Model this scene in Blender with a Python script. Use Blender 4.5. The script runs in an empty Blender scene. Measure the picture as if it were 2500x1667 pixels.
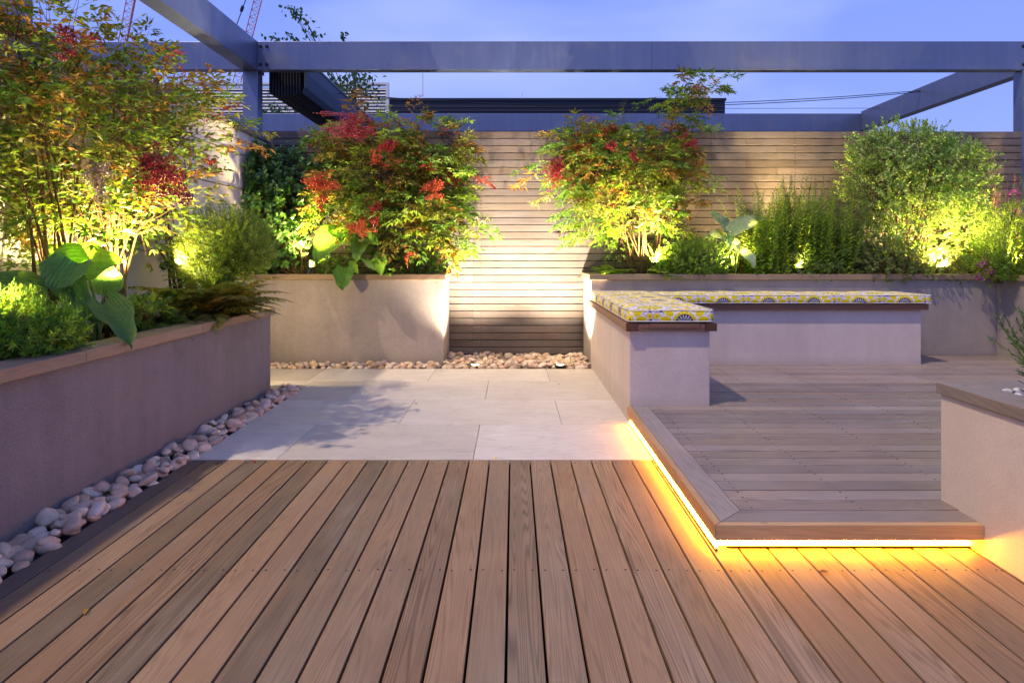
import bpy, bmesh, math, random
import numpy as np
from mathutils import Vector, Matrix, noise as mnoise

random.seed(7)
RS = np.random.RandomState(11)
R = math.radians
sc = bpy.context.scene
COL = sc.collection

# ------------------------------------------------------------------ camera
H, F, CX, CY = 0.97, 1550.0, 1254.0, 620.0        # eye height, focal length and centre (in photo pixels)
cam_d = bpy.data.cameras.new('camera'); cam = bpy.data.objects.new('camera', cam_d); COL.objects.link(cam)
cam.location = (0, 0, H); cam.rotation_euler = (R(90), 0, 0)
cam_d.sensor_width = 36; cam_d.lens = F / 2500 * 36
cam_d.shift_x = -(CX - 1250) / 2500; cam_d.shift_y = -(833.5 - CY) / 2500
cam_d.clip_start = 0.05; cam_d.clip_end = 2000
sc.camera = cam

def W(px, py, Y):                                  # real point at depth Y seen at that place in the photo
    return Vector(((px - CX) * Y / F, Y, H - (py - CY) * Y / F))
def EL(px, py, Y, rx, ry, rY):
    c = W(px, py, Y); return (c.x, c.y, c.z, rx * Y / F, rY, ry * Y / F)

# ------------------------------------------------------------------ tagging
def tag(o, label=None, cat=None, group=None, kind=None):
    if label: o['label'] = label
    if cat: o['category'] = cat
    if group: o['group'] = group
    if kind: o['kind'] = kind
    return o
def empty(name, loc=(0, 0, 0)):
    o = bpy.data.objects.new(name, None); COL.objects.link(o); o.location = loc; o.empty_display_size = .1
    return o
def link(name, me, mat, parent=None):
    o = bpy.data.objects.new(name, me); COL.objects.link(o)
    if mat and not me.materials: me.materials.append(mat)
    if parent:
        o.parent = parent
        o.matrix_parent_inverse = Matrix.Translation(-Vector(parent.location)) if parent.type == 'EMPTY' else Matrix.Identity(4)
    return o
def root_loc(p):
    v = Vector((0, 0, 0))
    while p is not None:
        if p.type == 'EMPTY': v += Vector(p.location)
        p = p.parent
    return v

# ------------------------------------------------------------------ mesh builder
class MB:
    def __init__(s): s.v = []; s.f = []; s.c = []
    def add(s, vs, fs, col=(.5, .5, .5)):
        n = len(s.v); s.v += [tuple(p) for p in vs]
        s.f += [tuple(i + n for i in f) for f in fs]; s.c += [col] * len(fs)
    def box(s, x0, x1, y0, y1, z0, z1, col=(.5, .5, .5)):
        vs = [(x, y, z) for z in (z0, z1) for y in (y0, y1) for x in (x0, x1)]
        s.add(vs, [(0, 2, 3, 1), (4, 5, 7, 6), (0, 1, 5, 4), (2, 6, 7, 3), (0, 4, 6, 2), (1, 3, 7, 5)], col)
    def prism(s, poly, z0, z1, col=(.5, .5, .5)):
        n = len(poly)
        vs = [(x, y, z0) for x, y in poly] + [(x, y, z1) for x, y in poly]
        s.add(vs, [tuple(range(n - 1, -1, -1)), tuple(range(n, 2 * n))] + [(i, (i + 1) % n, n + (i + 1) % n, n + i) for i in range(n)], col)
    def tube(s, pts, r0, r1=None, sides=6, col=(.5, .5, .5), cap=True):
        r1 = r0 if r1 is None else r1
        pts = [Vector(p) for p in pts]; n = len(pts); vs = []; fs = []
        d0 = (pts[1] - pts[0]).normalized()
        a = d0.orthogonal().normalized()
        for i, p in enumerate(pts):
            d = ((pts[min(i + 1, n - 1)] - pts[max(i - 1, 0)])).normalized()
            a = (a - d * a.dot(d)).normalized(); b = d.cross(a)
            r = r0 + (r1 - r0) * i / (n - 1)
            for k in range(sides):
                t = 2 * math.pi * k / sides
                vs.append(p + a * (r * math.cos(t)) + b * (r * math.sin(t)))
        for i in range(n - 1):
            for k in range(sides):
                k2 = (k + 1) % sides
                fs.append((i * sides + k, i * sides + k2, (i + 1) * sides + k2, (i + 1) * sides + k))
        if cap:
            fs.append(tuple(range(sides - 1, -1, -1))); fs.append(tuple((n - 1) * sides + k for k in range(sides)))
        s.add(vs, fs, col)
    def lathe(s, prof, o=(0, 0, 0), axis=None, sides=20, col=(.5, .5, .5)):
        q = Vector((0, 0, 1)).rotation_difference(Vector(axis or (0, 0, 1))); o = Vector(o)
        n = len(prof); vs = []; fs = []
        for r, z in prof:
            for k in range(sides):
                t = 2 * math.pi * k / sides
                vs.append(o + q @ Vector((r * math.cos(t), r * math.sin(t), z)))
        for i in range(n - 1):
            for k in range(sides):
                k2 = (k + 1) % sides
                fs.append((i * sides + k, i * sides + k2, (i + 1) * sides + k2, (i + 1) * sides + k))
        fs.append(tuple(range(sides - 1, -1, -1))); fs.append(tuple((n - 1) * sides + k for k in range(sides)))
        s.add(vs, fs, col)
    def build(s, name, mat, parent=None, bevel=0, smooth=False, seg=2):
        me = bpy.data.meshes.new(name); me.from_pydata(s.v, [], s.f)
        at = me.attributes.new('tone', 'FLOAT_COLOR', 'FACE')
        at.data.foreach_set('color', np.array([(c[0], c[1], c[2], 1) for c in s.c], np.float32).ravel())
        if smooth: me.polygons.foreach_set('use_smooth', [True] * len(me.polygons))
        me.update()
        o = link(name, me, mat, parent)
        if bevel:
            b = o.modifiers.new('bevel', 'BEVEL'); b.width = bevel; b.segments = seg; b.limit_method = 'ANGLE'; b.angle_limit = R(50)
        return o
def rnd3(): return (random.random(), random.random(), random.random())

# ------------------------------------------------------------------ node helpers
class NT:
    def __init__(s, tree): s.t = tree; s.n = tree.nodes; s.l = tree.links
    def new(s, ty, **kw):
        n = s.n.new(ty)
        for k, v in kw.items(): setattr(n, k, v)
        return n
    def put(s, sock, val):
        if isinstance(val, bpy.types.NodeSocket): s.l.new(val, sock)
        elif val is not None:
            if hasattr(sock.default_value, '__len__') and not hasattr(val, '__len__'): val = (val,) * len(sock.default_value)
            if hasattr(sock.default_value, '__len__') and len(sock.default_value) == 4 and len(val) == 3: val = (*val, 1)
            sock.default_value = val
    def m(s, op, a, b=None, c=None):
        n = s.new('ShaderNodeMath', operation=op)
        for i, v in enumerate((a, b, c)):
            if v is not None: s.put(n.inputs[i], v)
        return n.outputs[0]
    def vm(s, op, a, b=None):
        n = s.new('ShaderNodeVectorMath', operation=op); s.put(n.inputs[0], a)
        if b is not None: s.put(n.inputs[1], b)
        return n.outputs[0]
    def noise(s, vec, scale, detail=3, rough=.5, dist=0, out='Fac'):
        n = s.new('ShaderNodeTexNoise'); s.put(n.inputs['Vector'], vec); s.put(n.inputs['Scale'], scale)
        n.inputs['Detail'].default_value = detail; n.inputs['Roughness'].default_value = rough; n.inputs['Distortion'].default_value = dist
        return n.outputs[out]
    def ramp(s, fac, stops, interp='LINEAR'):
        n = s.new('ShaderNodeValToRGB'); s.put(n.inputs[0], fac); cr = n.color_ramp; cr.interpolation = interp
        while len(cr.elements) > 1: cr.elements.remove(cr.elements[-1])
        for i, (p, c) in enumerate(stops):
            e = cr.elements[0] if i == 0 else cr.elements.new(p)
            e.position = p; e.color = (*c, 1) if len(c) == 3 else c
        return n.outputs[0]
    def mix(s, fac, a, b, bt='MIX'):
        n = s.new('ShaderNodeMix', data_type='RGBA', blend_type=bt)
        s.put(n.inputs[0], fac); s.put(n.inputs[6], a); s.put(n.inputs[7], b)
        return n.outputs[2]
    def mapping(s, vec, scale=(1, 1, 1), rot=(0, 0, 0), loc=(0, 0, 0)):
        n = s.new('ShaderNodeMapping'); s.put(n.inputs[0], vec)
        n.inputs['Location'].default_value = loc; n.inputs['Rotation'].default_value = rot; n.inputs['Scale'].default_value = scale
        return n.outputs[0]
    def bump(s, h, strength=.3, dist=.01):
        n = s.new('ShaderNodeBump'); s.put(n.inputs['Height'], h); n.inputs['Strength'].default_value = strength; n.inputs['Distance'].default_value = dist
        return n.outputs[0]
    def sep(s, v):
        n = s.new('ShaderNodeSeparateXYZ'); s.put(n.inputs[0], v); return n.outputs
    def attr(s, name):
        n = s.new('ShaderNodeAttribute'); n.attribute_name = name; return n.outputs

def mat(name, **kw):
    m = bpy.data.materials.new(name); m.use_nodes = True
    t = NT(m.node_tree); p = t.n['Principled BSDF']
    return m, t, p
def setp(t, p, color=None, rough=None, metal=None, spec=None, normal=None):
    if color is not None: t.put(p.inputs['Base Color'], color)
    if rough is not None: t.put(p.inputs['Roughness'], rough)
    if metal is not None: t.put(p.inputs['Metallic'], metal)
    if spec is not None: t.put(p.inputs['Specular IOR Level'], spec)
    if normal is not None: t.put(p.inputs['Normal'], normal)

def wood(name, axis, dark, light, rough=.55, ring=.22, spec=.35, warm=None, stain=.25):
    m, t, p = mat(name)
    tc = t.new('ShaderNodeTexCoord').outputs['Object']; tone = t.attr('tone')
    off = t.vm('MULTIPLY', tone['Color'], (9.1, 7.3, 5.7)); v = t.vm('ADD', tc, off)
    def sc3(cross, along): return {'x': (along, cross, cross), 'y': (cross, along, cross)}[axis]
    low = t.noise(t.vm('MULTIPLY', v, sc3(12, .4)), 1, 2, .4, .15)
    rings = t.m('MULTIPLY_ADD', t.m('SINE', t.m('MULTIPLY', low, 210)), .5, .5)
    fine = t.noise(t.vm('MULTIPLY', v, sc3(260, 5)), 1, 3, .6)
    med = t.noise(t.vm('MULTIPLY', v, sc3(38, 1.6)), 1, 4, .6)
    blot = t.noise(tc, 2.3, 4, .6)
    ts = t.sep(tone['Color'])
    ramp = t.ramp(t.m('ADD', t.m('MULTIPLY_ADD', ts[0], .44, .11), t.m('MULTIPLY', med, .4)), [(.12, dark), (.5, tuple((a + b) / 2 for a, b in zip(dark, light))), (.85, light)])
    if warm: ramp = t.mix(t.m('MULTIPLY', ts[1], .7), ramp, t.mix(.5, ramp, warm))
    tint = t.noise(t.vm('MULTIPLY', v, sc3(3.5, 1.3)), 1, 3, .6)
    ramp = t.mix(t.m('MULTIPLY', t.m('MAXIMUM', t.m('SUBTRACT', tint, .50), 0), 3.0), ramp, t.mix(.55, ramp, tuple(x * 1.15 for x in (light[0] * .84, light[1] * .98, light[2] * 1.2))))
    ramp = t.mix(t.m('MULTIPLY', t.m('MAXIMUM', t.m('SUBTRACT', .47, tint), 0), 3.5), ramp, t.mix(.6, ramp, (light[0] * 1.02, light[1] * .82, light[2] * .62)))
    amt = t.m('MULTIPLY', t.m('MULTIPLY_ADD', ts[2], .7, .3), ring)
    k = t.m('SUBTRACT', 1, t.m('MULTIPLY', t.m('POWER', rings, 2), amt))
    k = t.m('MULTIPLY', k, t.m('MULTIPLY_ADD', fine, .5, .75))
    k = t.m('MULTIPLY', k, t.m('MULTIPLY_ADD', blot, stain * 2, 1 - stain))
    col = t.mix(1, ramp, k, 'MULTIPLY')
    vk = t.new('ShaderNodeTexVoronoi'); t.put(vk.inputs['Vector'], t.vm('MULTIPLY', t.vm('ADD', v, t.vm('SCALE', t.noise(v, 30, 2, out='Color'), None) if False else v), sc3(4.5, 1.1))); vk.inputs['Scale'].default_value = 1
    kn = t.m('MULTIPLY', t.m('LESS_THAN', vk.outputs['Distance'], .045), t.m('GREATER_THAN', t.sep(vk.outputs['Color'])[0], .55))
    col = t.mix(t.m('MULTIPLY', kn, .7), col, (.035, .018, .010))
    sc_ = t.noise(t.vm('MULTIPLY', tc, sc3(6, 90)), 1, 3, .7); col = t.mix(t.m('MULTIPLY', t.m('GREATER_THAN', sc_, .70), .10), col, (.5, .45, .4))
    h = t.m('ADD', fine, t.m('MULTIPLY', rings, .3))
    setp(t, p, col, t.m('MULTIPLY_ADD', med, .2, rough - .08), 0, spec, t.bump(h, .25, .0015))
    return m

def render_wall(name, c1, c2, bump=.35, stain=None, sp=1.0):
    m, t, p = mat(name); tc = t.new('ShaderNodeTexCoord').outputs['Object']
    big = t.noise(tc, 1.7, 5, .6, .4); mid = t.noise(tc, 14, 4, .6); fine = t.noise(tc, 130, 3, .75); grit = t.noise(tc, 900, 1)
    streak = t.noise(t.vm('MULTIPLY', tc, (9, 9, .8)), 1, 3, .5)
    f = t.m('ADD', t.m('MULTIPLY', big, .6), t.m('ADD', t.m('MULTIPLY', mid, .25), t.m('MULTIPLY', streak, .34)))
    col = t.ramp(f, [(.40, c1), (.76, c2)])
    col = t.mix(1, col, t.m('MULTIPLY_ADD', fine, sp, 1 - .5 * sp), 'MULTIPLY')
    if stain:
        z = t.sep(tc)[2]
        # splash-back dirt near the foot of the wall, with an uneven edge of its own
        d = t.m('SUBTRACT', 1, t.m('MULTIPLY', t.m('SUBTRACT', z, stain[0]), 1 / stain[1])); d = t.m('ADD', d, t.m('MULTIPLY', t.m('SUBTRACT', mid, .5), 1.2))
        d = t.m('MULTIPLY', t.new('ShaderNodeClamp').outputs[0] if False else t.m('MINIMUM', t.m('MAXIMUM', d, 0), 1), .28)
        col = t.mix(d, col, tuple(x * .55 for x in c1))
    setp(t, p, col, .9, 0, .2, t.bump(t.m('ADD', t.m('MULTIPLY', mid, .8), t.m('ADD', t.m('MULTIPLY', fine, .9), t.m('MULTIPLY', grit, .5))), bump, .005))
    return m

def plain(name, c, rough=.6, metal=0, spec=.4, var=.15, scale=20, bump=0):
    m, t, p = mat(name); tc = t.new('ShaderNodeTexCoord').outputs['Object']
    n = t.noise(tc, scale, 4, .6)
    col = t.mix(1, c, t.m('MULTIPLY_ADD', n, 2 * var, 1 - var), 'MULTIPLY')
    setp(t, p, col, t.m('MULTIPLY_ADD', n, .15, rough - .07), metal, spec, t.bump(n, bump, .01) if bump else None)
    return m

def leafmat(name, rough=.42, transl=.35, spec=.45, vein=False):
    m, t, p = mat(name); c = t.attr('col')['Color']
    tc = t.new('ShaderNodeTexCoord').outputs['Object']
    n = t.noise(tc, 55, 2)
    c = t.mix(1, c, t.m('MULTIPLY_ADD', n, .9, .95), 'MULTIPLY')
    setp(t, p, c, rough, 0, spec)
    if vein:
        uv = t.new('ShaderNodeTexCoord').outputs['UV']; s = t.sep(uv)
        rib = t.m('SINE', t.m('MULTIPLY', t.m('ABSOLUTE', s[1]), 42))
        t.put(p.inputs['Normal'], t.bump(rib, .9, .006))
    tr = t.new('ShaderNodeBsdfTranslucent'); t.put(tr.inputs[0], t.mix(1, c, (1.5, 1.55, .6), 'MULTIPLY'))
    mx = t.new('ShaderNodeMixShader'); mx.inputs[0].default_value = transl
    t.l.new(p.outputs[0], mx.inputs[1]); t.l.new(tr.outputs[0], mx.inputs[2])
    t.l.new(mx.outputs[0], t.n['Material Output'].inputs[0])
    return m

def emit(name, c, s):
    m = bpy.data.materials.new(name); m.use_nodes = True; t = NT(m.node_tree); t.n.remove(t.n['Principled BSDF'])
    e = t.new('ShaderNodeEmission'); e.inputs[0].default_value = (*c, 1); e.inputs[1].default_value = s
    t.l.new(e.outputs[0], t.n['Material Output'].inputs[0]); return m

# ------------------------------------------------------------------ materials
M = {}
M['deck'] = wood('cedar deck', 'y', (.098, .066, .039), (.325, .224, .138), ring=.46, warm=(.33, .165, .068), spec=.42)
M['deck_up'] = wood('weathered cedar deck', 'x', (.13, .098, .085), (.355, .285, .255), rough=.34, ring=.35, warm=(.31, .215, .16), spec=.6, stain=.36)
M['deck_up_y'] = wood('weathered cedar border', 'y', (.22, .18, .16), (.36, .30, .275), rough=.5, ring=.3)
M['edge'] = wood('dark deck edge', 'y', (.085, .058, .042), (.15, .105, .078), ring=.2)
M['fascia'] = wood('cedar fascia', 'x', (.42, .23, .10), (.55, .34, .17), ring=.25, stain=.4)
M['fascia_y'] = wood('cedar fascia side', 'y', (.42, .23, .10), (.55, .34, .17), ring=.25, stain=.4)
M['fence'] = wood('fence cedar', 'x', (.082, .066, .062), (.178, .145, .132), rough=.6, ring=.25, warm=(.165, .118, .092), spec=.25, stain=.38)
M['seat'] = wood('seat hardwood', 'x', (.16, .075, .042), (.26, .14, .085), ring=.2)
M['seat_y'] = wood('seat hardwood side', 'y', (.18, .09, .05), (.28, .155, .095), ring=.2)
M['seat_dark'] = wood('seat end grain', 'x', (.055, .022, .012), (.10, .042, .024), ring=.1)
M['cop'] = wood('timber coping', 'y', (.22, .155, .105), (.34, .25, .17), ring=.25, stain=.3)
M['cop_grey'] = wood('silvered coping', 'y', (.21, .155, .115), (.31, .24, .185), ring=.25, stain=.3, spec=.5, rough=.42); M['cop_grey_x'] = wood('silvered coping across', 'x', (.21, .155, .115), (.31, .24, .185), ring=.25, stain=.3, spec=.5, rough=.42)
M['cop_x'] = wood('timber coping across', 'x', (.22, .145, .095), (.33, .23, .15), ring=.25, stain=.3)
M['wall_grey'] = render_wall('grey render', (.20, .184, .19), (.30, .275, .282), .9, (.0, .16))
M['wall_warm'] = render_wall('warm render', (.28, .245, .228), (.40, .35, .322), .6, (.0, .14), .7)
M['wall_bench'] = render_wall('bench render', (.55, .45, .41), (.68, .57, .52), .4, (.1, .07), .4)
M['wall_right'] = render_wall('cream render', (.66, .53, .40), (.76, .63, .49), .4, None, .4)
M['wall_white'] = render_wall('white render', (.62, .58, .56), (.74, .71, .69), .25, None, .3)
M['metal'] = plain('painted aluminium', (.16, .185, .27), .36, .6, .5, .06, 5)
m, t, p = mat('painted beam metal'); tc = t.new('ShaderNodeTexCoord').outputs['Object']
runs = t.noise(t.vm('MULTIPLY', tc, (16, 16, .9)), 1, 4, .6); dust = t.noise(tc, 3, 5, .65); spk = t.noise(tc, 60, 2)
c_ = t.mix(1, (.14, .172, .29), t.m('MULTIPLY_ADD', runs, .4, .8), 'MULTIPLY'); c_ = t.mix(t.m('MULTIPLY', t.m('MAXIMUM', t.m('SUBTRACT', dust, .52), 0), 1.6), c_, (.30, .29, .29))
setp(t, p, c_, t.m('MULTIPLY_ADD', dust, .35, .18), .4, .5, t.bump(spk, .05, .003)); M['metal'] = m
M['dark_metal'] = plain('dark aluminium', (.035, .038, .045), .4, .6, .5, .1)
M['canopy'] = plain('dark blue canopy fabric', (.018, .024, .04), .75, 0, .3, .2, 40)
M['black'] = plain('dark backing', (.012, .010, .009), .9, 0, .1)
M['cable'] = plain('steel cable', (.03, .03, .035), .4, .7)
M['wire'] = plain('brown wire', (.13, .085, .05), .6)
M['soil'] = None
m, t, p = mat('bark mulch'); tc = t.new('ShaderNodeTexCoord').outputs['Object']
vo = t.new('ShaderNodeTexVoronoi'); t.put(vo.inputs['Vector'], t.vm('MULTIPLY', tc, (60, 95, 80))); vo.inputs['Scale'].default_value = 1
setp(t, p, t.ramp(t.sep(vo.outputs['Color'])[0], [(0, (.02, .013, .008)), (.6, (.08, .05, .028)), (1, (.17, .11, .06))]), .95, 0, .1, t.bump(vo.outputs['Distance'], .9, .02))
M['soil'] = m
# limestone-look porcelain paving
m, t, p = mat('pale paving'); tc = t.new('ShaderNodeTexCoord').outputs['Object']; tone = t.attr('tone')
v = t.vm('ADD', tc, t.vm('MULTIPLY', tone['Color'], (5, 7, 3)))
vein = t.noise(t.vm('MULTIPLY', v, (1.4, 5.5, 1)), 1.6, 6, .62, 1.1); cl = t.noise(v, 3.1, 5, .6); sp = t.noise(tc, 190, 2)
scr = t.m('SUBTRACT', 1, t.m('MULTIPLY', t.m('ABSOLUTE', t.m('SUBTRACT', vein, .5)), 22)); scr = t.m('MAXIMUM', scr, 0)
c = t.ramp(t.m('ADD', t.m('MULTIPLY', cl, .62), t.m('MULTIPLY', t.sep(tone['Color'])[0], .38)), [(.25, (.48, .43, .375)), (.75, (.66, .605, .545))])
c = t.mix(t.m('MULTIPLY', scr, .22), c, (.28, .23, .19)); bl = t.noise(tc, 5.5, 6, .7, .6); c = t.mix(t.m('MULTIPLY', t.m('MAXIMUM', t.m('SUBTRACT', bl, .56), 0), 1.5), c, (.30, .26, .22)); c = t.mix(1, c, t.m('MULTIPLY_ADD', sp, .14, .93), 'MULTIPLY')
setp(t, p, c, t.m('MULTIPLY_ADD', cl, .2, .42), 0, .35, t.bump(cl, .08, .004)); M['paving'] = m
# cobbles: colour by object
def stone_mat(name, byobj=True, stops=None):
    m, t, p = mat(name); tc = t.new('ShaderNodeTexCoord').outputs['Object']
    r = t.new('ShaderNodeObjectInfo').outputs['Random'] if byobj else t.sep(t.attr('tone')['Color'])[0]
    c = t.ramp(r, stops or [(0, (.58, .43, .30)), (.18, (.70, .57, .43)), (.34, (.36, .27, .20)), (.5, (.64, .43, .31)), (.66, (.76, .66, .53)), (.8, (.48, .32, .20)), (1, (.60, .50, .40))])
    v = t.vm('ADD', tc, t.m('MULTIPLY', r, 33))
    n = t.noise(v, 26 if not byobj else 1.3, 5, .65, .5); n2 = t.noise(v, 240 if not byobj else 13, 3, .7)
    wv = t.new('ShaderNodeTexWave'); t.put(wv.inputs['Vector'], v); wv.inputs['Scale'].default_value = 20 if not byobj else 1.1; wv.inputs['Distortion'].default_value = 7; wv.inputs['Detail'].default_value = 3
    c = t.mix(1, c, t.m('MULTIPLY_ADD', n, .9, .55), 'MULTIPLY'); c = t.mix(t.m('MULTIPLY', wv.outputs['Fac'], .16), c, (.22, .15, .11))
    c = t.mix(t.m('MULTIPLY', t.m('GREATER_THAN', n2, .64), .35), c, (.15, .12, .10))
    setp(t, p, c, .72, 0, .3, t.bump(n2, .12, .004 if not byobj else .05)); return m
M['stone'] = stone_mat('river cobble'); M['stone_heap'] = stone_mat('river cobble heap', False)
M['stone_white'] = stone_mat('white pebble', False, [(0, (.62, .58, .54)), (.5, (.74, .70, .66)), (1, (.50, .44, .40))])
M['leaf'] = leafmat('nandina leaf', .45, .42); M['leaf_gloss'] = leafmat('glossy leaf', .28, .22, .55)
M['leaf_soft'] = leafmat('soft leaf', .6, .42, .3); M['leaf_hosta'] = leafmat('hosta leaf', .38, .36, .45, True)
M['stem'] = plain('plant stem', (.115, .07, .035), .8, 0, .2, .35, 60)
M['stem_green'] = plain('green stem', (.12, .17, .04), .6, 0, .3, .25, 40)
M['berry'] = None
for key, c in (('berry', (.36, .012, .018)), ('berry_dark', (.20, .010, .014)), ('berry_orange', (.52, .075, .025)), ('berry_pink', (.42, .05, .075)), ('seed', (.36, .27, .17)), ('violet', (.26, .04, .24)), ('pinkflower', (.42, .08, .16))):
    m, t, p = mat(key + ' fruit'); n = t.noise(t.new('ShaderNodeTexCoord').outputs['Object'], 90, 2)
    setp(t, p, t.mix(1, c, t.m('MULTIPLY_ADD', n, 1.1, .45), 'MULTIPLY'), .35, 0, .5); M[key] = m
M['led'] = emit('led tape', (1.0, .37, .016), 180)
M['lens'] = emit('lamp lens', (1.0, .80, .45), 60)
M['lens_white'] = emit('ground lamp lens', (1.0, .84, .58), 25)

# ------------------------------------------------------------------ ground + terrace
g = MB(); g.box(-900, 900, -300, 1500, -11.5, -11.2); tag(g.build('ground', plain('city ground', (.09, .09, .09), .9, 0, .2, .3, .3)), kind='structure')
g = MB(); g.box(-7, 8, -2.5, 11, -11.2, -.075); tag(g.build('terrace', plain('terrace roof', (.12, .115, .11), .95)), kind='structure')

# ------------------------------------------------------------------ lower deck
P_, G0 = .0951, -.018
d = MB(); sc_mb = MB()
for k in range(-15, 17):
    a, b = G0 + P_ * k + .0034, G0 + P_ * (k + 1) - .0034
    if a > 1.51: break
    b = min(b, 1.512)
    y1 = 2.994 if a < .66 else 2.13
    jit = random.uniform(-.0006, .0006)
    d.box(a, b, -1.4, y1, -.024, jit, rnd3())
    for ys in (.95, 1.95, 2.95):
        if ys < y1:
            for xs in (a + .016, b - .016):
                sc_mb.lathe([(.0033, -.002), (.0033, .0009), (.002, .0012)], (xs + random.uniform(-.0015, .0015), ys + random.uniform(-.004, .004), jit), sides=8)
deck = d.build('deck', M['deck'], bevel=.0022); tag(deck, kind='structure')
sc_mb.build('screw_heads', M['dark_metal'], deck)['kind'] = 'stuff'
e = MB(); e.box(-1.522, G0 - P_ * 15 - .0024, -1.4, 2.994, -.05, -.001, rnd3())
eb = e.build('edge_board', M['edge'], deck, bevel=.003)
j = MB(); j.box(-1.51, 1.51, -1.4, 2.99, -.07, -.03); j.build('joists', M['black'], deck)

# ------------------------------------------------------------------ paving
d = MB(); G = .0012; XL, XR = -1.522, .667
def slab(x0, x1, y0, y1): d.box(x0 + G, x1 - G, y0 + G, y1 - G, -.03, random.uniform(-.0005, .0005), rnd3())
for (y0, y1, js) in ((2.998, 3.613, (-1.122, -.192)), (3.613, 4.23, (-.657, .274)), (4.23, 4.85, (-1.120, -.190)), (4.85, 5.368, (-.657, .276))):
    xs = [XL if y0 < 4.8 else -1.587, *js, XR]
    for a, b in zip(xs, xs[1:]): slab(a, b, y0, y1)
slab(-2.36, -1.587, 4.85, 5.368); slab(-2.36, XL, 4.70, 4.85)
tag(d.build('paving', M['paving'], bevel=.0015), kind='structure')
d = MB(); d.box(-2.37, .66, 3.0, 6.09, -.07, -.031); tag(d.build('paving_bed', plain('mortar bed', (.08, .075, .07), .95)), kind='structure')

# ------------------------------------------------------------------ upper deck with step
S = .10; UX, UY = .648, 2.04
up = MB(); scr2 = MB()
y = UY + .118; k = 0
while y < 5.44:
    y1 = min(y + .0925, 5.448)
    x0 = UX + .1225 if y < 3.66 else (1.125 if y < 5.03 else 1.13)
    if k == 0: pass
    up.box(x0, 4.158, y + .0034, y1 - .0034, S - .022, S + random.uniform(-.0007, .0007), rnd3())
    for xs in (x0 + .05, x0 + .42, x0 + .86, x0 + 1.3, x0 + 1.75, x0 + 2.2):
        for ys in (y + .02, y1 - .02):
            scr2.lathe([(.0034, -.002), (.0034, .0011), (.002, .0014)], (xs + random.uniform(-.004, .004), ys, S), sides=7)
    y += .0925; k += 1
upd = up.build('raised_deck', M['deck_up'], bevel=.0022); tag(upd, kind='structure')
scr2.build('screw_heads', M['dark_metal'], upd)['kind'] = 'stuff'
bd = MB(); bd.prism([(UX + .0265, UY + .0265), (UX + .12, UY + .116), (UX + .12, 3.632), (UX + .0265, 3.632)], S - .022, S + .0005, (.6, .3, .5))
bd.build('border_board', M['deck_up_y'], upd, bevel=.002)
bd = MB(); bd.prism([(UX + .0285, UY + .0265), (1.512, UY + .0265), (1.512, UY + .116), (UX + .122, UY + .116)], S - .022, S, (.5, .4, .8))
bd.build('border_board', M['deck_up'], upd, bevel=.002)
bd = MB(); bd.prism([(UX + .002, UY), (1.512, UY), (1.512, UY + .025), (UX + .0265, UY + .025)], S - .05, S, (.5, .5, .4)); bd.build('fascia', M['fascia'], upd, bevel=.002)
bd = MB(); bd.prism([(UX, UY + .0005), (UX + .025, UY + .0255), (UX + .025, 3.632), (UX, 3.632)], S - .05, S, (.4, .4, .3)); bd.build('fascia', M['fascia_y'], upd, bevel=.002)
bd = MB(); bd.box(UX + .07, 1.50, UY + .065, UY + .085, .0015, S - .024); bd.box(UX + .07, UX + .09, UY + .087, 3.62, .0015, S - .024); bd.build('riser', M['fascia'], upd)
bd = MB(); bd.box(UX + .1, 4.158, UY + .12, 5.46, -.07, S - .03); bd.build('joists', M['black'], upd)
led = empty('light_strip', (UX + .05, UY + .05, 0)); tag(led, 'glowing warm yellow tape light tucked under the edge of the raised deck step', 'strip light')
b = MB(); b.box(UX + .0195, 1.508, UY + .0555, UY + .0635, .009, .0215); b.build('tape', M['led'], led)
b = MB(); b.box(UX + .010, UX + .018, UY + .030, 3.61, .012, .024); b.build('tape', M['led'], led)
b = MB(); b.box(UX + .055, 1.508, UY + .0555, UY + .064, .0015, .0085); b.box(UX + .010, UX + .0185, UY + .030, 3.61, .0015, .0115); b.build('channel', M['dark_metal'], led)

# ------------------------------------------------------------------ planters
def soil_mesh(name, x0, x1, y0, y1, z, parent, step=.03):
    b = MB(); nx = max(2, int((x1 - x0) / step)); ny = max(2, int((y1 - y0) / step)); vs = []
    for jy in range(ny + 1):
        for ix in range(nx + 1):
            X = x0 + (x1 - x0) * ix / nx; Y = y0 + (y1 - y0) * jy / ny
            vs.append((X, Y, z + .03 * mnoise.noise(Vector((X * 6, Y * 6, z))) + .012 * random.random()))
    w = nx + 1
    b.add(vs, [(a * w + c, a * w + c + 1, (a + 1) * w + c + 1, (a + 1) * w + c) for a in range(ny) for c in range(nx)])
    return b.build(name, M['soil'], parent, smooth=True)

# left planter
LP = empty('planter', (-2.04, 2.4, 0)); tag(LP, 'long grey rendered planter with pale coping beside the pebble strip and deck', 'planter')
b = MB(); b.box(-1.80, -1.70, -.6, 4.44, -.06, .5445); b.box(-2.37, -1.80, 4.34, 4.44, -.06, .5445); b.build('wall', M['wall_grey'], LP, bevel=.004)
b = MB(); cuts = [-.6, .62, 1.55, 2.49, 3.42, 4.463]
for a, c in zip(cuts, cuts[1:]):
    poly = [(-1.82, a + .001), (-1.676, a + .001), (-1.676, c - .001), (-1.82, c - .001)] if c < 4.4 else [(-1.82, a + .001), (-1.676, a + .001), (-1.676, c), (-1.82, c - .145)]
    b.prism(poly, .545, .592, rnd3())
b.prism([(-2.37, 4.318), (-1.822, 4.318), (-1.678, 4.4625), (-2.37, 4.4625)], .545, .592, rnd3())
b.build('coping', M['cop'], LP, bevel=.003)
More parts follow.
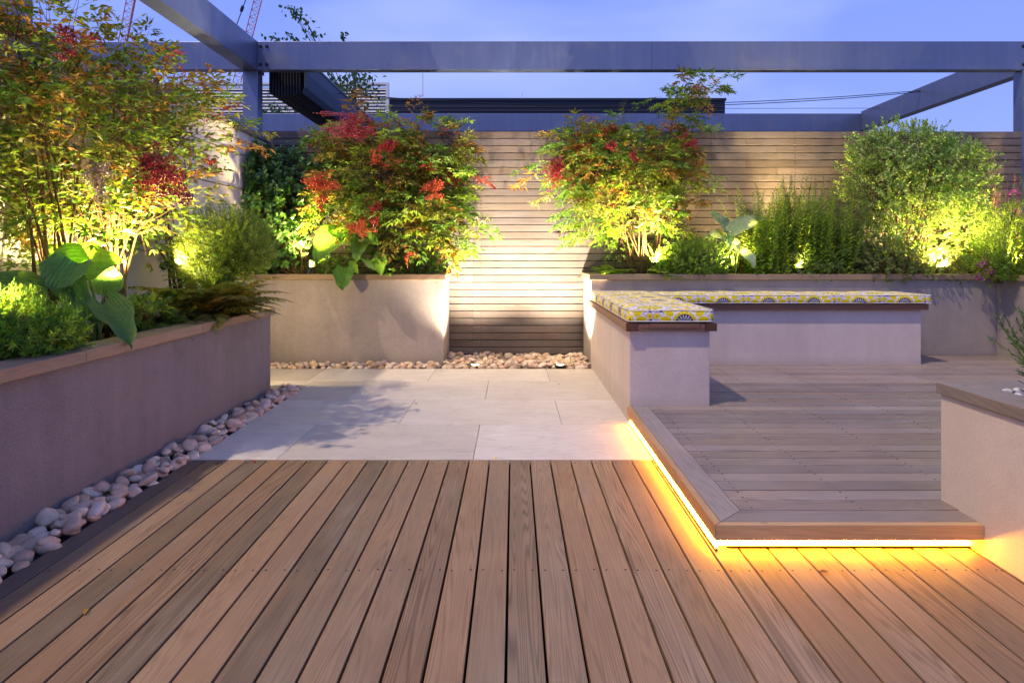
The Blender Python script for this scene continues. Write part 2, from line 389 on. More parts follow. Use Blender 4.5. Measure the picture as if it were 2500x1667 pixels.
soil_mesh('soil', -2.37, -1.80, -.6, 4.34, .53, LP)

# back-left planter
BP = empty('planter', (-1.5, 5.8, 0)); tag(BP, 'tall rendered planter left of the lit fence panel, holding the hanging hosta leaf', 'planter')
b = MB(); b.box(-2.37, -.616, 5.55, 5.64, -.06, .7445); b.box(-.706, -.616, 5.6405, 6.085, -.06, .7445); b.build('wall', M['wall_warm'], BP, bevel=.004)
b = MB(); b.prism([(-2.37, 5.526), (-1.43, 5.526), (-1.43, 5.66), (-2.37, 5.66)], .745, .793, rnd3()); b.prism([(-1.428, 5.526), (-.594, 5.526), (-.728, 5.66), (-1.428, 5.66)], .745, .793, rnd3())
b.prism([(-.594, 5.5275), (-.594, 6.085), (-.728, 6.085), (-.728, 5.6615)], .745, .793, rnd3()); b.build('coping', M['cop_x'], BP, bevel=.003)
soil_mesh('soil', -2.37, -.706, 5.64, 6.09, .755, BP)

# back-right planter (L-shaped, turns along the right side)
QP = empty('planter', (2.5, 5.8, 0)); tag(QP, 'long rendered planter behind the cushioned bench, turning along the right side', 'planter')
b = MB(); b.box(.668, 4.16, 5.47, 5.56, -.06, .7465); b.box(.668, .758, 5.5605, 6.085, -.06, .7465); b.box(4.16, 4.25, 2.26, 5.56, -.06, .7465); b.box(4.25, 5.0, 2.26, 2.35, -.06, .7465)
b.build('wall', M['wall_warm'], QP, bevel=.004)
b = MB(); xs = [.65, 1.59, 2.63, 3.6, 4.135]
for a, c in zip(xs, xs[1:]):
    b.prism([(a + (.134 if a < .7 else .001), 5.58) if False else (a + .001, 5.446), (c - .001, 5.446), (c - .001 + (.134 if c > 4.1 else 0), 5.58), (a + .001 + (.134 if a < .7 else 0), 5.58)], .747, .795, rnd3())
b.prism([(.65, 5.4475), (.784, 5.5815), (.784, 6.085), (.65, 6.085)], .747, .795, rnd3())
b.build('coping', M['cop_x'], QP, bevel=.003)
b = MB(); b.prism([(4.136, 2.24), (4.27, 2.24), (4.27, 5.58), (4.136, 5.446)], .747, .795, rnd3()); b.build('coping', M['cop'], QP, bevel=.003)
soil_mesh('soil', .758, 4.2, 5.56, 6.09, .755, QP); soil_mesh('soil', 4.25, 4.95, 2.35, 6.09, .755, QP)

# near right planter
RP = empty('planter', (1.9, 1.4, 0)); tag(RP, 'cream rendered planter with timber coping and white pebbles beside the deck step', 'planter')
b = MB(); b.box(1.515, 1.60, .2, 2.253, -.06, .4745); b.box(1.60, 2.75, 2.168, 2.253, -.06, .4745); b.box(2.66, 2.75, .2, 2.168, -.06, .4745); b.box(1.60, 2.66, .2, .285, -.06, .4745)
b.build('wall', M['wall_right'], RP, bevel=.004)
b = MB(); b.prism([(1.505, .2), (1.635, .2), (1.635, 2.135), (1.505, 2.265)], .475, .515, rnd3()); b.build('coping', M['cop_grey'], RP, bevel=.003)
b = MB(); b.prism([(1.5065, 2.266), (1.6365, 2.1365), (2.78, 2.1365), (2.78, 2.266)], .475, .515, rnd3()); b.build('coping', M['cop_grey_x'], RP, bevel=.003)
soil_mesh('soil', 1.60, 2.66, .285, 2.168, .485, RP, .06)

# ------------------------------------------------------------------ corner bench
CB = empty('corner_bench', (1.0, 4.6, S)); tag(CB, 'built-in L-shaped bench of pale render with dark timber seat edge', 'bench')
b = MB(); b.prism([(.664, 3.635), (1.123, 3.635), (1.123, 5.0), (3.21, 5.0), (3.21, 5.468), (.664, 5.468)], -.05, .531); b.build('base', M['wall_bench'], CB, bevel=.005)
b = MB()
b.box(.638, .70, 3.602, 5.44, .532, .577, rnd3()); b.box(1.092, 1.152, 3.6035, 4.96, .532, .577, rnd3())
for i in range(4): b.box(.703 + i * .0965, .703 + i * .0965 + .093, 3.625, 5.44, .540, .575, rnd3())
b.build('seat', M['seat_y'], CB, bevel=.003)
b = MB(); b.box(1.155, 3.245, 4.962, 5.03, .532, .577, rnd3())
for i in range(4): b.box(1.155, 3.235, 5.034 + i * .1, 5.034 + i * .1 + .096, .540, .575, rnd3())
b.build('seat', M['seat'], CB, bevel=.003)
b = MB(); b.box(.6375, .704, 3.596, 3.6015, .531, .578, rnd3()); b.build('end_block', M['seat_dark'], CB, bevel=.0015); b = MB(); b.box(1.089, 1.1525, 3.596, 3.603, .532, .577, rnd3()); b.build('end_block', M['seat_dark'], CB, bevel=.0015)
b = MB(); b.box(.7065, 1.0865, 3.602, 3.622, .533, .548, rnd3()); b.box(.7065, .768, 3.599, 3.622, .549, .575, rnd3()); b.box(.770, 1.06, 3.5975, 3.622, .549, .577, rnd3()); b.box(1.062, 1.0865, 3.599, 3.622, .549, .575, rnd3())
b.build('end_rail', M['seat'], CB, bevel=.0015)

# ------------------------------------------------------------------ cushions
def cushion_mat(name, per, uoff):
    m, t, p = mat(name)
    uv = t.sep(t.new('ShaderNodeTexCoord').outputs['UV'])
    u = t.m('SUBTRACT', t.m('FRACT', t.m('ADD', t.m('MULTIPLY', uv[0], 1 / per), uoff)), .5)
    U = t.m('MULTIPLY', u, per)
    vv = t.m('ADD', uv[1], per * .5)
    V = t.m('MULTIPLY', t.m('SUBTRACT', t.m('FRACT', t.m('MULTIPLY', vv, 1 / per)), .5), per)
    r = t.m('SQRT', t.m('ADD', t.m('MULTIPLY', U, U), t.m('MULTIPLY', V, V)))
    th = t.m('ARCTAN2', V, U)
    def tri(n, ph=0.0): return t.m('PINGPONG', t.m('ADD', t.m('MULTIPLY', th, n / (2 * math.pi)), 8 + ph), .5)   # 0..0.5
    lilac, yel, navy, white, olive = (.54, .49, .60), (.78, .60, .012), (.05, .045, .09), (.82, .79, .74), (.36, .34, .04)
    # background: lilac cloth with a lattice of white lines, small dark triangles and olive diamonds
    gx = t.m('PINGPONG', t.m('ADD', t.m('MULTIPLY', t.m('ADD', U, V), 1 / .078), 20), .5); gy = t.m('PINGPONG', t.m('ADD', t.m('MULTIPLY', t.m('SUBTRACT', U, V), 1 / .078), 20), .5)
    ln = t.m('MINIMUM', gx, gy)
    col = t.mix(t.m('LESS_THAN', ln, .055), lilac, white)
    corner = t.m('ADD', t.m('SUBTRACT', .5, gx), t.m('SUBTRACT', .5, gy))
    col = t.mix(t.m('LESS_THAN', corner, .40), col, yel); col = t.mix(t.m('LESS_THAN', corner, .12), col, olive)
    hx = t.m('PINGPONG', t.m('ADD', t.m('MULTIPLY', U, 1 / .059), 20.25), .5); hv = t.m('FRACT', t.m('ADD', t.m('MULTIPLY', V, 1 / .059), 20.1))
    tr = t.m('LESS_THAN', hx, t.m('MULTIPLY', t.m('SUBTRACT', .62, hv), .42)); tr = t.m('MULTIPLY', tr, t.m('GREATER_THAN', hv, .15))
    tr = t.m('MULTIPLY', tr, t.m('LESS_THAN', t.m('ABSOLUTE', t.m('SUBTRACT', r, .155)), .024))
    col = t.mix(tr, col, navy)
    # petals of the big rosette
    pr = t.m('ADD', .108, t.m('MULTIPLY', tri(16), .075))
    col = t.mix(t.m('LESS_THAN', r, t.m('ADD', pr, .006)), col, white)
    col = t.mix(t.m('LESS_THAN', r, pr), col, yel)
    seam = t.m('MULTIPLY', t.m('LESS_THAN', tri(16), .045), t.m('LESS_THAN', r, pr)); col = t.mix(seam, col, white)
    col = t.mix(t.m('MULTIPLY', t.m('LESS_THAN', t.m('SUBTRACT', r, t.m('MULTIPLY', tri(16, .5), .02)), .078), t.m('GREATER_THAN', r, .07)), col, white)
    col = t.mix(t.m('LESS_THAN', r, .052), col, navy)
    zz = t.m('ABSOLUTE', t.m('SUBTRACT', r, t.m('ADD', .012, t.m('MULTIPLY', tri(16), .07))))
    col = t.mix(t.m('MULTIPLY', t.m('LESS_THAN', zz, .0065), t.m('LESS_THAN', r, .048)), col, white)
    # smaller olive and yellow rosette between the big ones
    U2 = t.m('SUBTRACT', t.m('ABSOLUTE', U), per * .5); V2 = t.m('SUBTRACT', t.m('ABSOLUTE', V), per * .5)
    r2 = t.m('SQRT', t.m('ADD', t.m('MULTIPLY', U2, U2), t.m('MULTIPLY', V2, V2))); th2 = t.m('ARCTAN2', V2, U2)
    a2 = t.m('PINGPONG', t.m('ADD', t.m('MULTIPLY', th2, 12 / (2 * math.pi)), 8), .5)
    col = t.mix(t.m('LESS_THAN', r2, .085), col, white)
    col = t.mix(t.m('LESS_THAN', r2, .078), col, t.mix(t.m('GREATER_THAN', a2, .25), yel, olive))
    col = t.mix(t.m('MULTIPLY', t.m('LESS_THAN', a2, .05), t.m('LESS_THAN', r2, .08)), col, white)
    weave = t.noise(t.new('ShaderNodeTexCoord').outputs['Object'], 700, 2); sag = t.noise(t.new('ShaderNodeTexCoord').outputs['Object'], 9, 3)
    col = t.mix(1, col, t.m('MULTIPLY_ADD', weave, .3, .85), 'MULTIPLY')
    setp(t, p, col, .85, 0, .15, t.bump(t.m('ADD', t.m('MULTIPLY', weave, .1), sag), .25, .008))
    return m
def cushion(name, x0, x1, y0, y1, z0, z1, mt, label, u0):
    b = bmesh.new(); h = z1 - z0; rad = .026
    nx, ny, nz = int((x1 - x0) / .03), int((y1 - y0) / .03), 6
    bmesh.ops.create_cube(b, size=1)
    me = bpy.data.meshes.new(name)
    b.free()
    vs = {}; V = []; Fs = []
    def vid(i, j, k):
        key = (i, j, k)
        if key in vs: return vs[key]
        # ease the grid lines towards the edges so that the rounding is smooth
        def ease(a, n):
            s = a / n; return s
        X = x0 + (x1 - x0) * ease(i, nx); Y = y0 + (y1 - y0) * ease(j, ny); Z = z0 + h * k / nz
        c = Vector((min(max(X, x0 + rad), x1 - rad), min(max(Y, y0 + rad), y1 - rad), min(max(Z, z0 + rad), z1 - rad)))
        dv = Vector((X, Y, Z)) - c
        if dv.length > 1e-6: q = c + dv.normalized() * rad * min(1, max(abs(dv.x), abs(dv.y), abs(dv.z)) / rad)
        else: q = c
        fx = min(X - x0, x1 - X) / .2; fy = min(Y - y0, y1 - Y) / .2
        puff = .008 * min(1, fx) * min(1, fy)
        n1 = .007 * mnoise.noise(Vector((X * 3.2, Y * 4, 1.3))) + .002 * mnoise.noise(Vector((X * 9, Y * 9, 4.2)))
        top = (Z - z0) / h
        q.z += (puff + n1) * top
        q.x += .006 * mnoise.noise(Vector((Y * 6, Z * 9, X))); q.y += .006 * mnoise.noise(Vector((X * 6, Z * 9, 3)))
        V.append(q); vs[key] = len(V) - 1; return vs[key]
    cat = []
    for i in range(nx):
        for j in range(ny):
            Fs.append((vid(i, j, nz), vid(i + 1, j, nz), vid(i + 1, j + 1, nz), vid(i, j + 1, nz))); cat.append(0)
            Fs.append((vid(i, j, 0), vid(i, j + 1, 0), vid(i + 1, j + 1, 0), vid(i + 1, j, 0))); cat.append(0)
    for i in range(nx):
        for k in range(nz):
            Fs.append((vid(i, 0, k), vid(i + 1, 0, k), vid(i + 1, 0, k + 1), vid(i, 0, k + 1))); cat.append(1)
            Fs.append((vid(i, ny, k), vid(i, ny, k + 1), vid(i + 1, ny, k + 1), vid(i + 1, ny, k))); cat.append(1)
    for jj in range(ny):
        for k in range(nz):
            Fs.append((vid(0, jj, k), vid(0, jj, k + 1), vid(0, jj + 1, k + 1), vid(0, jj + 1, k))); cat.append(2)
            Fs.append((vid(nx, jj, k), vid(nx, jj + 1, k), vid(nx, jj + 1, k + 1), vid(nx, jj, k + 1))); cat.append(3)
    me.from_pydata([tuple(q) for q in V], [], Fs)
    uvl = me.uv_layers.new(name='UVMap')
    for pl, ct in zip(me.polygons, cat):
        for li in pl.loop_indices:
            q = V[me.loops[li].vertex_index]; u = q.x - u0
            if ct == 0: uv = (u, h + q.y - y0)
            elif ct == 1: uv = (u, q.z - z0)
            elif ct == 2: uv = (x0 - u0 - (z1 - q.z), h + q.y - y0)
            else: uv = (x1 - u0 + (z1 - q.z), h + q.y - y0)
            uvl.data[li].uv = uv
    me.polygons.foreach_set('use_smooth', [True] * len(me.polygons))
    o = link(name, me, mt)
    sub = o.modifiers.new('sub', 'SUBSURF'); sub.levels = 1; sub.render_levels = 1
    tag(o, label, 'cushion', 'patterned bench cushions')
    pb = MB()
    for zz in (z0 + .010, z1 - .004):
        g_ = .004; e_ = .03; P2 = []
        for (cx, cy_, a0) in ((x1 - e_, y1 - e_, 0), (x0 + e_, y1 - e_, 90), (x0 + e_, y0 + e_, 180), (x1 - e_, y0 + e_, 270)):
            P2 += [(cx + (e_ - g_) * math.cos(R(a0 + q * 22.5)), cy_ + (e_ - g_) * math.sin(R(a0 + q * 22.5)), zz) for q in range(5)]
        pb.tube(P2 + [P2[0]], .0032, sides=6)
    pb.build('piping', plain('pale piping', (.62, .58, .56), .8), o, smooth=True)
    return o
cm = cushion_mat('sunburst fabric', .353, 0.0)
cushion('seat_cushion', 1.165, 3.27, 4.945, 5.435, .578, .652, cm, 'long yellow and lilac sunburst cushion lying along the back bench by the planter', 1.165 - .06)
cm2 = cushion_mat('sunburst fabric offset', .353, .5)
cushion('seat_cushion', .645, 1.14, 3.592, 5.44, .578, .655, cm2, 'yellow and lilac geometric cushion on the short bench arm ending at the deck step', .645 - .03)

# ------------------------------------------------------------------ left wall, fence
GW = empty('garden_wall', (-2.44, 3, 0)); tag(GW, 'white rendered boundary wall with stone coping and brown wires behind the left planter', 'wall')
b = MB(); b.box(-2.50, -2.375, -.6, 6.14, -.06, 2.04); b.build('wall', M['wall_white'], GW, bevel=.004)
b = MB(); ys = [-.6, .9, 2.0, 3.1, 4.2, 5.3, 6.14]
for a, c in zip(ys, ys[1:]): b.box(-2.52, -2.352, a + .0015, c - .0015, 2.041, 2.088, rnd3())
b.build('coping', plain('wall coping', (.22, .19, .17), .8), GW, bevel=.003)
for z in (1.235, 1.53, 1.83):
    b = MB(); b.tube([(-2.355, -.6, z), (-2.355, 6.1, z)], .0045, sides=8); b.build('wire', M['wire'], GW, smooth=True)

FE = empty('slat_fence', (1.2, 6.11, 0)); tag(FE, 'tall cedar fence of narrow horizontal slats behind the planters', 'fence')
b = MB(); z = 2.143
joints = [-.385, 2.05, 3.9]
for k in range(31):
    z1 = z - .069 * k; z0 = z1 - .0615
    if z0 < -.03: break
    for a, c in ((-2.372, -.39), (-.3885, 1.93 + .3 * (k % 3)), (1.9315 + .3 * (k % 3), 4.885)):
        dy = random.uniform(-.001, .001)
        b.box(a, c, 6.095 + dy, 6.113 + dy, max(z0, .0), z1, rnd3())
b.build('slats', M['fence'], FE, bevel=.0015)
b = MB()
for k in range(30):
    zc = z - .069 * k - .032
    for px in (-.458, -.312, 1.12, 1.9, 2.7, 3.5):
        for dz in (-.016, .016):
            b.lathe([(.0042, 0), (.0042, .0022), (.002, .003)], (px + random.uniform(-.003, .003), 6.0945, zc + dz), (0, -1, 0), 8)
b.build('screw_heads', M['dark_metal'], FE)['kind'] = 'stuff'
b = MB(); b.box(-2.372, 4.885, 6.119, 6.135, 0, 2.12); b.build('backing_board', M['black'], FE)

# ------------------------------------------------------------------ pergola frame
PG = empty('pergola_frame', (1.2, 7.5, 0)); tag(PG, 'grey painted metal pergola frame standing behind the slat fence', 'pergola')
def pbox(name, *a): 
    b = MB(); b.box(*a); return b.build(name, M['metal'], PG, bevel=.004)
ZB, ZT = 2.766, 3.045
pbox('beam', -2.502, 5.4, 6.20, 6.30, ZB, ZT)
pbox('beam', -6.0, -2.664, 6.205, 6.30, ZB + .003, ZT - .003)
pbox('beam', -2.658, -2.505, 3.2, 6.36, ZB - .001, ZT + .002)
pbox('beam', 5.06, 5.18, 6.302, 9.25, ZB, ZT - .002)
pbox('beam', -6.0, 5.18, 9.255, 9.36, ZB - .01, ZT - .03)
pbox('post', -2.656, -2.508, 6.22, 6.345, -.07, ZB - .002); pbox('post', 4.975, 5.125, 6.203, 6.325, -.07, ZB - .001)
pbox('post', -2.656, -2.52, 3.21, 3.33, -.07, ZB - .002); pbox('post', 5.05, 5.18, 9.26, 9.35, -.07, ZB - .012)
pbox('joint_plate', -2.5015, -2.4985, 6.20, 6.36, ZB - .02, ZT + .001)
for (bx, by, bz, ax) in [(-2.47, 6.1985, ZB + .05, (0, -1, 0)), (-2.47, 6.1985, ZT - .05, (0, -1, 0)), (-2.41, 6.1985, ZB + .05, (0, -1, 0)), (-2.41, 6.1985, ZT - .05, (0, -1, 0)), (4.98, 6.1985, ZB + .05, (0, -1, 0)), (5.08, 6.1985, ZB + .05, (0, -1, 0)), (4.98, 6.1985, ZT - .05, (0, -1, 0)), (5.08, 6.1985, ZT - .05, (0, -1, 0))]:
    b = MB(); b.lathe([(.017, 0), (.017, .002), (.011, .002), (.011, .010), (.008, .012)], (bx, by, bz), ax, 12); b.build('bolt', M['dark_metal'], PG)
for sx in (1.35,):
    b = MB(); b.box(sx - .0015, sx + .0015, 6.1985, 6.1998, ZB + .003, ZT - .003); b.build('beam_joint', M['dark_metal'], PG)
FC = empty('folded_canopy', (-2.3, 7.8, 2.7)); tag(FC, 'dark navy pleated fabric canopy drawn back and hanging from the pergola beams', 'canopy')
b = MB(); n = 11
for i in range(n):
    xa = -2.475 + i * .030
    zb = 2.60 - .035 * math.sin(math.pi * (i + .5) / n) + random.uniform(-.006, .006)
    b.prism([(xa, 6.42), (xa + .019, 6.42), (xa + .022, 9.2), (xa + .003, 9.2)], zb, 2.93, rnd3())
b.build('pleats', M['canopy'], FC, bevel=.006)
b = MB(); pts = [(-2.143, 2.60), (-2.112, 2.66), (-2.10, 2.80), (-2.105, 2.93), (-2.125, 2.93), (-2.122, 2.66)]
vs = [(x, 6.43, z) for x, z in pts] + [(x, 9.22, z) for x, z in pts]; k = len(pts)
b.add(vs, [tuple(range(k)), tuple(range(2 * k - 1, k - 1, -1))] + [(i, k + i, k + (i + 1) % k, (i + 1) % k) for i in range(k)])
b.build('front_panel', plain('canopy front panel', (.045, .07, .12), .55, .2), FC)
b = MB(); b.box(-2.48, -2.10, 6.40, 9.23, 2.934, 2.965); b.build('rail', M['dark_metal'], FC, bevel=.004)
def cable(pa, pb, sag, label, r=.0045):
    pts = [Vector(pa).lerp(Vector(pb), i / 24) - Vector((0, 0, sag * 4 * (i / 24) * (1 - i / 24))) for i in range(25)]
    b = MB(); b.tube(pts, r, sides=6); o = b.build('cable', M['cable'], smooth=True); tag(o, label, 'cable', 'pergola guide cables')
cable((-2.10, 7.9, 2.93), (5.06, 7.9, 3.0), .14, 'thin black upper cable slung across from the canopy to the right side beam')
cable((-2.10, 7.6, 2.89), (5.06, 7.9, 2.985), .17, 'second thin black cable sagging just below the upper one')
cable((-2.10, 8.77, 2.97), (5.06, 8.77, 2.98), .0, 'straight thin cable stretched low across the pergola near its back beam', .003)

# ------------------------------------------------------------------ far buildings, masts, cranes
DB = empty('office_building', (1, 32, -11)); tag(DB, 'dark navy flat-topped building rising just above the fence', 'building')
y0 = 30.0; zt = W(0, 240.5, y0).z; xa, xb = W(860, 0, y0).x, W(1770, 0, y0).x
b = MB(); b.box(xa, xb, y0, y0 + 12, -11.2, zt - .12); b.build('wall', plain('navy cladding', (.020, .026, .045), .6, .2, .4, .12, 2), DB)
b = MB(); b.box(xa - .05, xb + .05, y0 - .06, y0 + 12.1, zt - .115, zt); b.build('parapet', plain('parapet cap', (.016, .022, .04), .5, .3), DB)
for z in (zt - .42, zt - .6):
    b = MB(); b.box(xa, xb, y0 - .03, y0 - .002, z, z + .02); b.build('trim', plain('cladding trim', (.05, .06, .09), .5, .3), DB)
for i in range(9):
    f = MB(); x = xa + .8 + i * 1.85; f.box(x, x + 1.2, y0 - .04, y0 - .003, zt - 4.2, zt - 2.5); w = f.build('window', M['dark_metal'], DB)
    f = MB(); f.box(x + .06, x + 1.14, y0 - .05, y0 - .042, zt - 4.14, zt - 2.56); f.build('pane', plain('window glass', (.03, .04, .06), .1, 0, .8), w)
LB = empty('office_building', (-8, 26, -11)); tag(LB, 'pale building with white louvred plant screen on its roof behind the pergola', 'building')
yl = 24.0; zl0 = W(0, 281, yl).z; zl1 = W(0, 202.5, yl).z; xl0, xl1 = W(150, 0, yl).x, W(946, 0, yl).x
b = MB(); b.box(xl0 - 2, xl1 + .4, yl - .3, yl + 9, -11.2, zl0 - .1); b.build('wall', plain('pale brick', (.34, .33, .32), .9), LB)
b = MB(); pit = .119; zz = zl0
while zz < zl1 - .05:
    vs = [(xl0, yl, zz), (xl1 - .06, yl, zz), (xl1 - .06, yl + .07, zz + .085), (xl0, yl + .07, zz + .085)]
    b.add([(x, y, z) for x, y, z in vs] + [(x, y + .012, z - .004) for x, y, z in vs], [(0, 1, 2, 3), (7, 6, 5, 4), (0, 4, 5, 1), (1, 5, 6, 2), (2, 6, 7, 3), (3, 7, 4, 0)]); zz += pit
b.build('louvres', plain('white louvre', (.72, .72, .70), .5), LB)
b = MB(); b.box(xl1 - .058, xl1 + .05, yl - .03, yl + .1, zl0 - .1, zl1); b.box(xl0, xl1 - .06, yl - .02, yl + .1, zl1 - .07, zl1 + .005)
for x in np.arange(xl0 + .5, xl1 - .2, 2.2): b.box(x, x + .05, yl + .085, yl + .13, zl0 - .1, zl1 - .08)
b.build('frame', plain('white frame', (.68, .68, .68), .5), LB)
b = MB(); b.box(xl0, xl1 - .1, yl + .35, yl + .4, zl0 - .1, zl1 - .1); b.build('inner_screen', M['dark_metal'], LB)
for (px, py0, py1, yy, r, lb) in ((1032, 176, 243, 30.5, .028, 'slim white pole standing on the dark building, left of centre'), (1706, 168, 243, 30.5, .028, 'slim white pole above the right end of the dark building'), (1275, 227, 243, 30.5, .02, 'very short pale vent rod on the dark roof')):
    a = W(px, py1, yy); c = W(px, py0, yy); b = MB(); b.tube([a, (a + c) / 2, c], r, r * .8, 8); b.lathe([(r * 2.2, 0), (r * 2.2, .05), (r, .07)], a, sides=10)
    tag(b.build('mast', plain('white paint', (.75, .75, .78), .5), smooth=False), lb, 'mast', 'poles on the dark roof')
def crane(a, c, width, label):
    T = empty('tower_crane', (a.x, a.y, -11.2)); tag(T, label, 'crane', 'cranes on the skyline')
    b = MB(); d_ = (c - a); L = d_.length; d_.normalize(); sx = Vector((0, 1, 0)).cross(d_).normalized(); sy = d_.cross(sx)
    w = width / 2; n = int(L / (width * .95)); r = width * .055
    cor = [(1, -1), (-1, -1), (0, 1)]
    def pt(k, q): return a + d_ * (L * k / n) + sx * (q[0] * w) + sy * (q[1] * w)
    for q in cor: b.tube([pt(0, q), pt(n, q)], r, sides=4)
    for k in range(n):
        for i in range(3):
            b.tube([pt(k, cor[i]), pt(k + (1 if k % 2 else 1), cor[(i + 1) % 3])], r * .55, sides=3, cap=False)
            b.tube([pt(k, cor[i]), pt(k, cor[(i + 1) % 3])], r * .55, sides=3, cap=False)
    b.build('jib', plain('crane red', (.42, .09, .10), .6), T)
    b = MB(); mw = width * .8
    base = a - sx * 0
    for qx, qy in ((1, 1), (1, -1), (-1, 1), (-1, -1)): b.tube([(a.x + qx * mw, a.y + qy * mw, -11.2), (a.x + qx * mw, a.y + qy * mw, a.z)], r * 1.3, sides=4)
    k = -11.2
    while k < a.z - 2 * mw:
        for s_ in (1, -1): b.tube([(a.x - mw, a.y + s_ * mw, k), (a.x + mw, a.y + s_ * mw, k + 2 * mw)], r, sides=3); b.tube([(a.x + s_ * mw, a.y - mw, k), (a.x + s_ * mw, a.y + mw, k + 2 * mw)], r, sides=3)
        k += 2 * mw
    b.build('tower', plain('crane tower red', (.38, .10, .10), .6), T)
    b = MB(); b.box(a.x - mw * 1.6, a.x + mw * 2.4, a.y - mw * 1.5, a.y + mw * 1.5, a.z, a.z + mw * 1.6); b.build('cab', plain('crane cab', (.5, .5, .5), .5), T, bevel=.1)
    return T, sx
c1, _ = crane(W(262, 330, 110), W(336, -60, 110), 1.35, 'red lattice crane jib leaning up behind the nandina, the left one of the two')
c2, _ = crane(W(545, 350, 120), W(650, -60, 120), 1.45, 'red lattice crane jib rising behind the pergola corner, with a hoist rope')
b = MB(); b.tube([W(574, 72, 119), W(600, 0, 119), W(612, -40, 119)], .09, sides=5); b.tube([W(574, 70, 119), W(545, 350, 119.5)], .04, sides=4); b.lathe([(.05, 0), (.3, .3), (.3, 1.1), (.08, 1.4)], W(588, 31, 119), (.3, 0, .9), 8)
b.build('hoist_rope', M['cable'], c2)

# ------------------------------------------------------------------ foliage tools
T_LANCE = (np.array([(0, 0, 0), (.34, .5, .07), (.36, 0, 0), (.34, -.5, .07), (1, 0, -.12), (.70, .27, .02), (.70, -.27, .02), (.70, 0, -.03)], float),
           [(0, 2, 1), (0, 3, 2), (2, 7, 5, 1), (2, 3, 6, 7), (7, 4, 5), (7, 6, 4)])
T_OVATE = (np.array([(0, 0, 0), (.34, .46, .09), (.36, 0, 0), (.34, -.46, .09), (1, 0, -.06), (.74, .42, .06), (.74, -.42, .06), (.74, 0, -.02)], float), T_LANCE[1])
T_NEEDLE = (np.array([(0, .3, 0), (0, -.3, 0), (.6, -.5, .03), (.6, .5, .03), (1, 0, -.03)], float), [(0, 1, 2, 3), (3, 2, 4)])
class Leaves:
    def __init__(s): s.P = []; s.D = []; s.N = []; s.L = []; s.Wd = []; s.C = []
    def add(s, p, d, n, L, w, c): s.P.append(tuple(p)); s.D.append(tuple(d)); s.N.append(tuple(n)); s.L.append(L); s.Wd.append(w); s.C.append(c)
    def build(s, name, tpl, mt, parent=None):
        P = np.array(s.P); D = np.array(s.D); N = np.array(s.N); L = np.array(s.L)[:, None]; Wd = np.array(s.Wd)[:, None]; C = np.array(s.C)
        D /= np.linalg.norm(D, axis=1, keepdims=True) + 1e-9
        Sd = np.cross(N, D); Sd /= np.linalg.norm(Sd, axis=1, keepdims=True) + 1e-9
        N2 = np.cross(D, Sd); tv, tf = tpl; n = len(P); k = len(tv)
        V = np.empty((n, k, 3))
        for i, (u, v, w) in enumerate(tv): V[:, i] = P + D * L * u + Sd * Wd * v + N2 * L * w
        nv = n * k
        loops = []; starts = []; totals = []; base = np.arange(n) * k
        fl = [np.array(f) for f in tf]; per = sum(len(f) for f in tf)
        idx = (base[:, None] + np.concatenate(fl)[None, :]).ravel()
        lens = np.tile(np.array([len(f) for f in tf]), n)
        st = np.concatenate([[0], np.cumsum(lens)[:-1]])
        me = bpy.data.meshes.new(name)
        me.vertices.add(nv); me.vertices.foreach_set('co', V.reshape(-1).astype(np.float32))
        me.loops.add(len(idx)); me.loops.foreach_set('vertex_index', idx.astype(np.int32))
        me.polygons.add(len(lens)); me.polygons.foreach_set('loop_start', st.astype(np.int32)); me.polygons.foreach_set('loop_total', lens.astype(np.int32))
        me.polygons.foreach_set('use_smooth', np.ones(len(lens), bool))
        a = me.attributes.new('col', 'FLOAT_COLOR', 'POINT')
        cc = np.ones((n, k, 4), np.float32); cc[:, :, :3] = C[:, None, :]
        a.data.foreach_set('color', cc.ravel()); me.update(); me.validate()
        return link(name, me, mt, parent)
def rv(s=1.0): return Vector((random.gauss(0, s), random.gauss(0, s), random.gauss(0, s)))
def jit(c, a=.25):
    k = 1 + random.uniform(-a, a); return tuple(max(0, x * k * (1 + random.uniform(-a, a) * .4)) for x in c)
def lerp3(a, b, t): return tuple(x + (y - x) * t for x, y in zip(a, b))
def samp(e, shell=.5):
    while True:
        v = rv(); v.normalize(); r = (shell ** 3 + random.random() * (1 - shell ** 3)) ** (1 / 3)
        return Vector((e[0] + v.x * e[3] * r, e[1] + v.y * e[4] * r, e[2] + v.z * e[5] * r)), v
BOUND = [6.075, -2.345]
def clamp(p):
    if p.z < 2.15: p.y = min(p.y, BOUND[0] - random.random() * .03); p.x = max(p.x, BOUND[1] + random.random() * .03) if p.y < 6.1 else p.x
    return p
def curve(a, c, bend, n=6):
    a, c = Vector(a), Vector(c); m_ = (a + c) / 2 + Vector(bend); return [a * (1 - s) ** 2 + m_ * 2 * s * (1 - s) + c * s ** 2 for s in [i / n for i in range(n + 1)]]

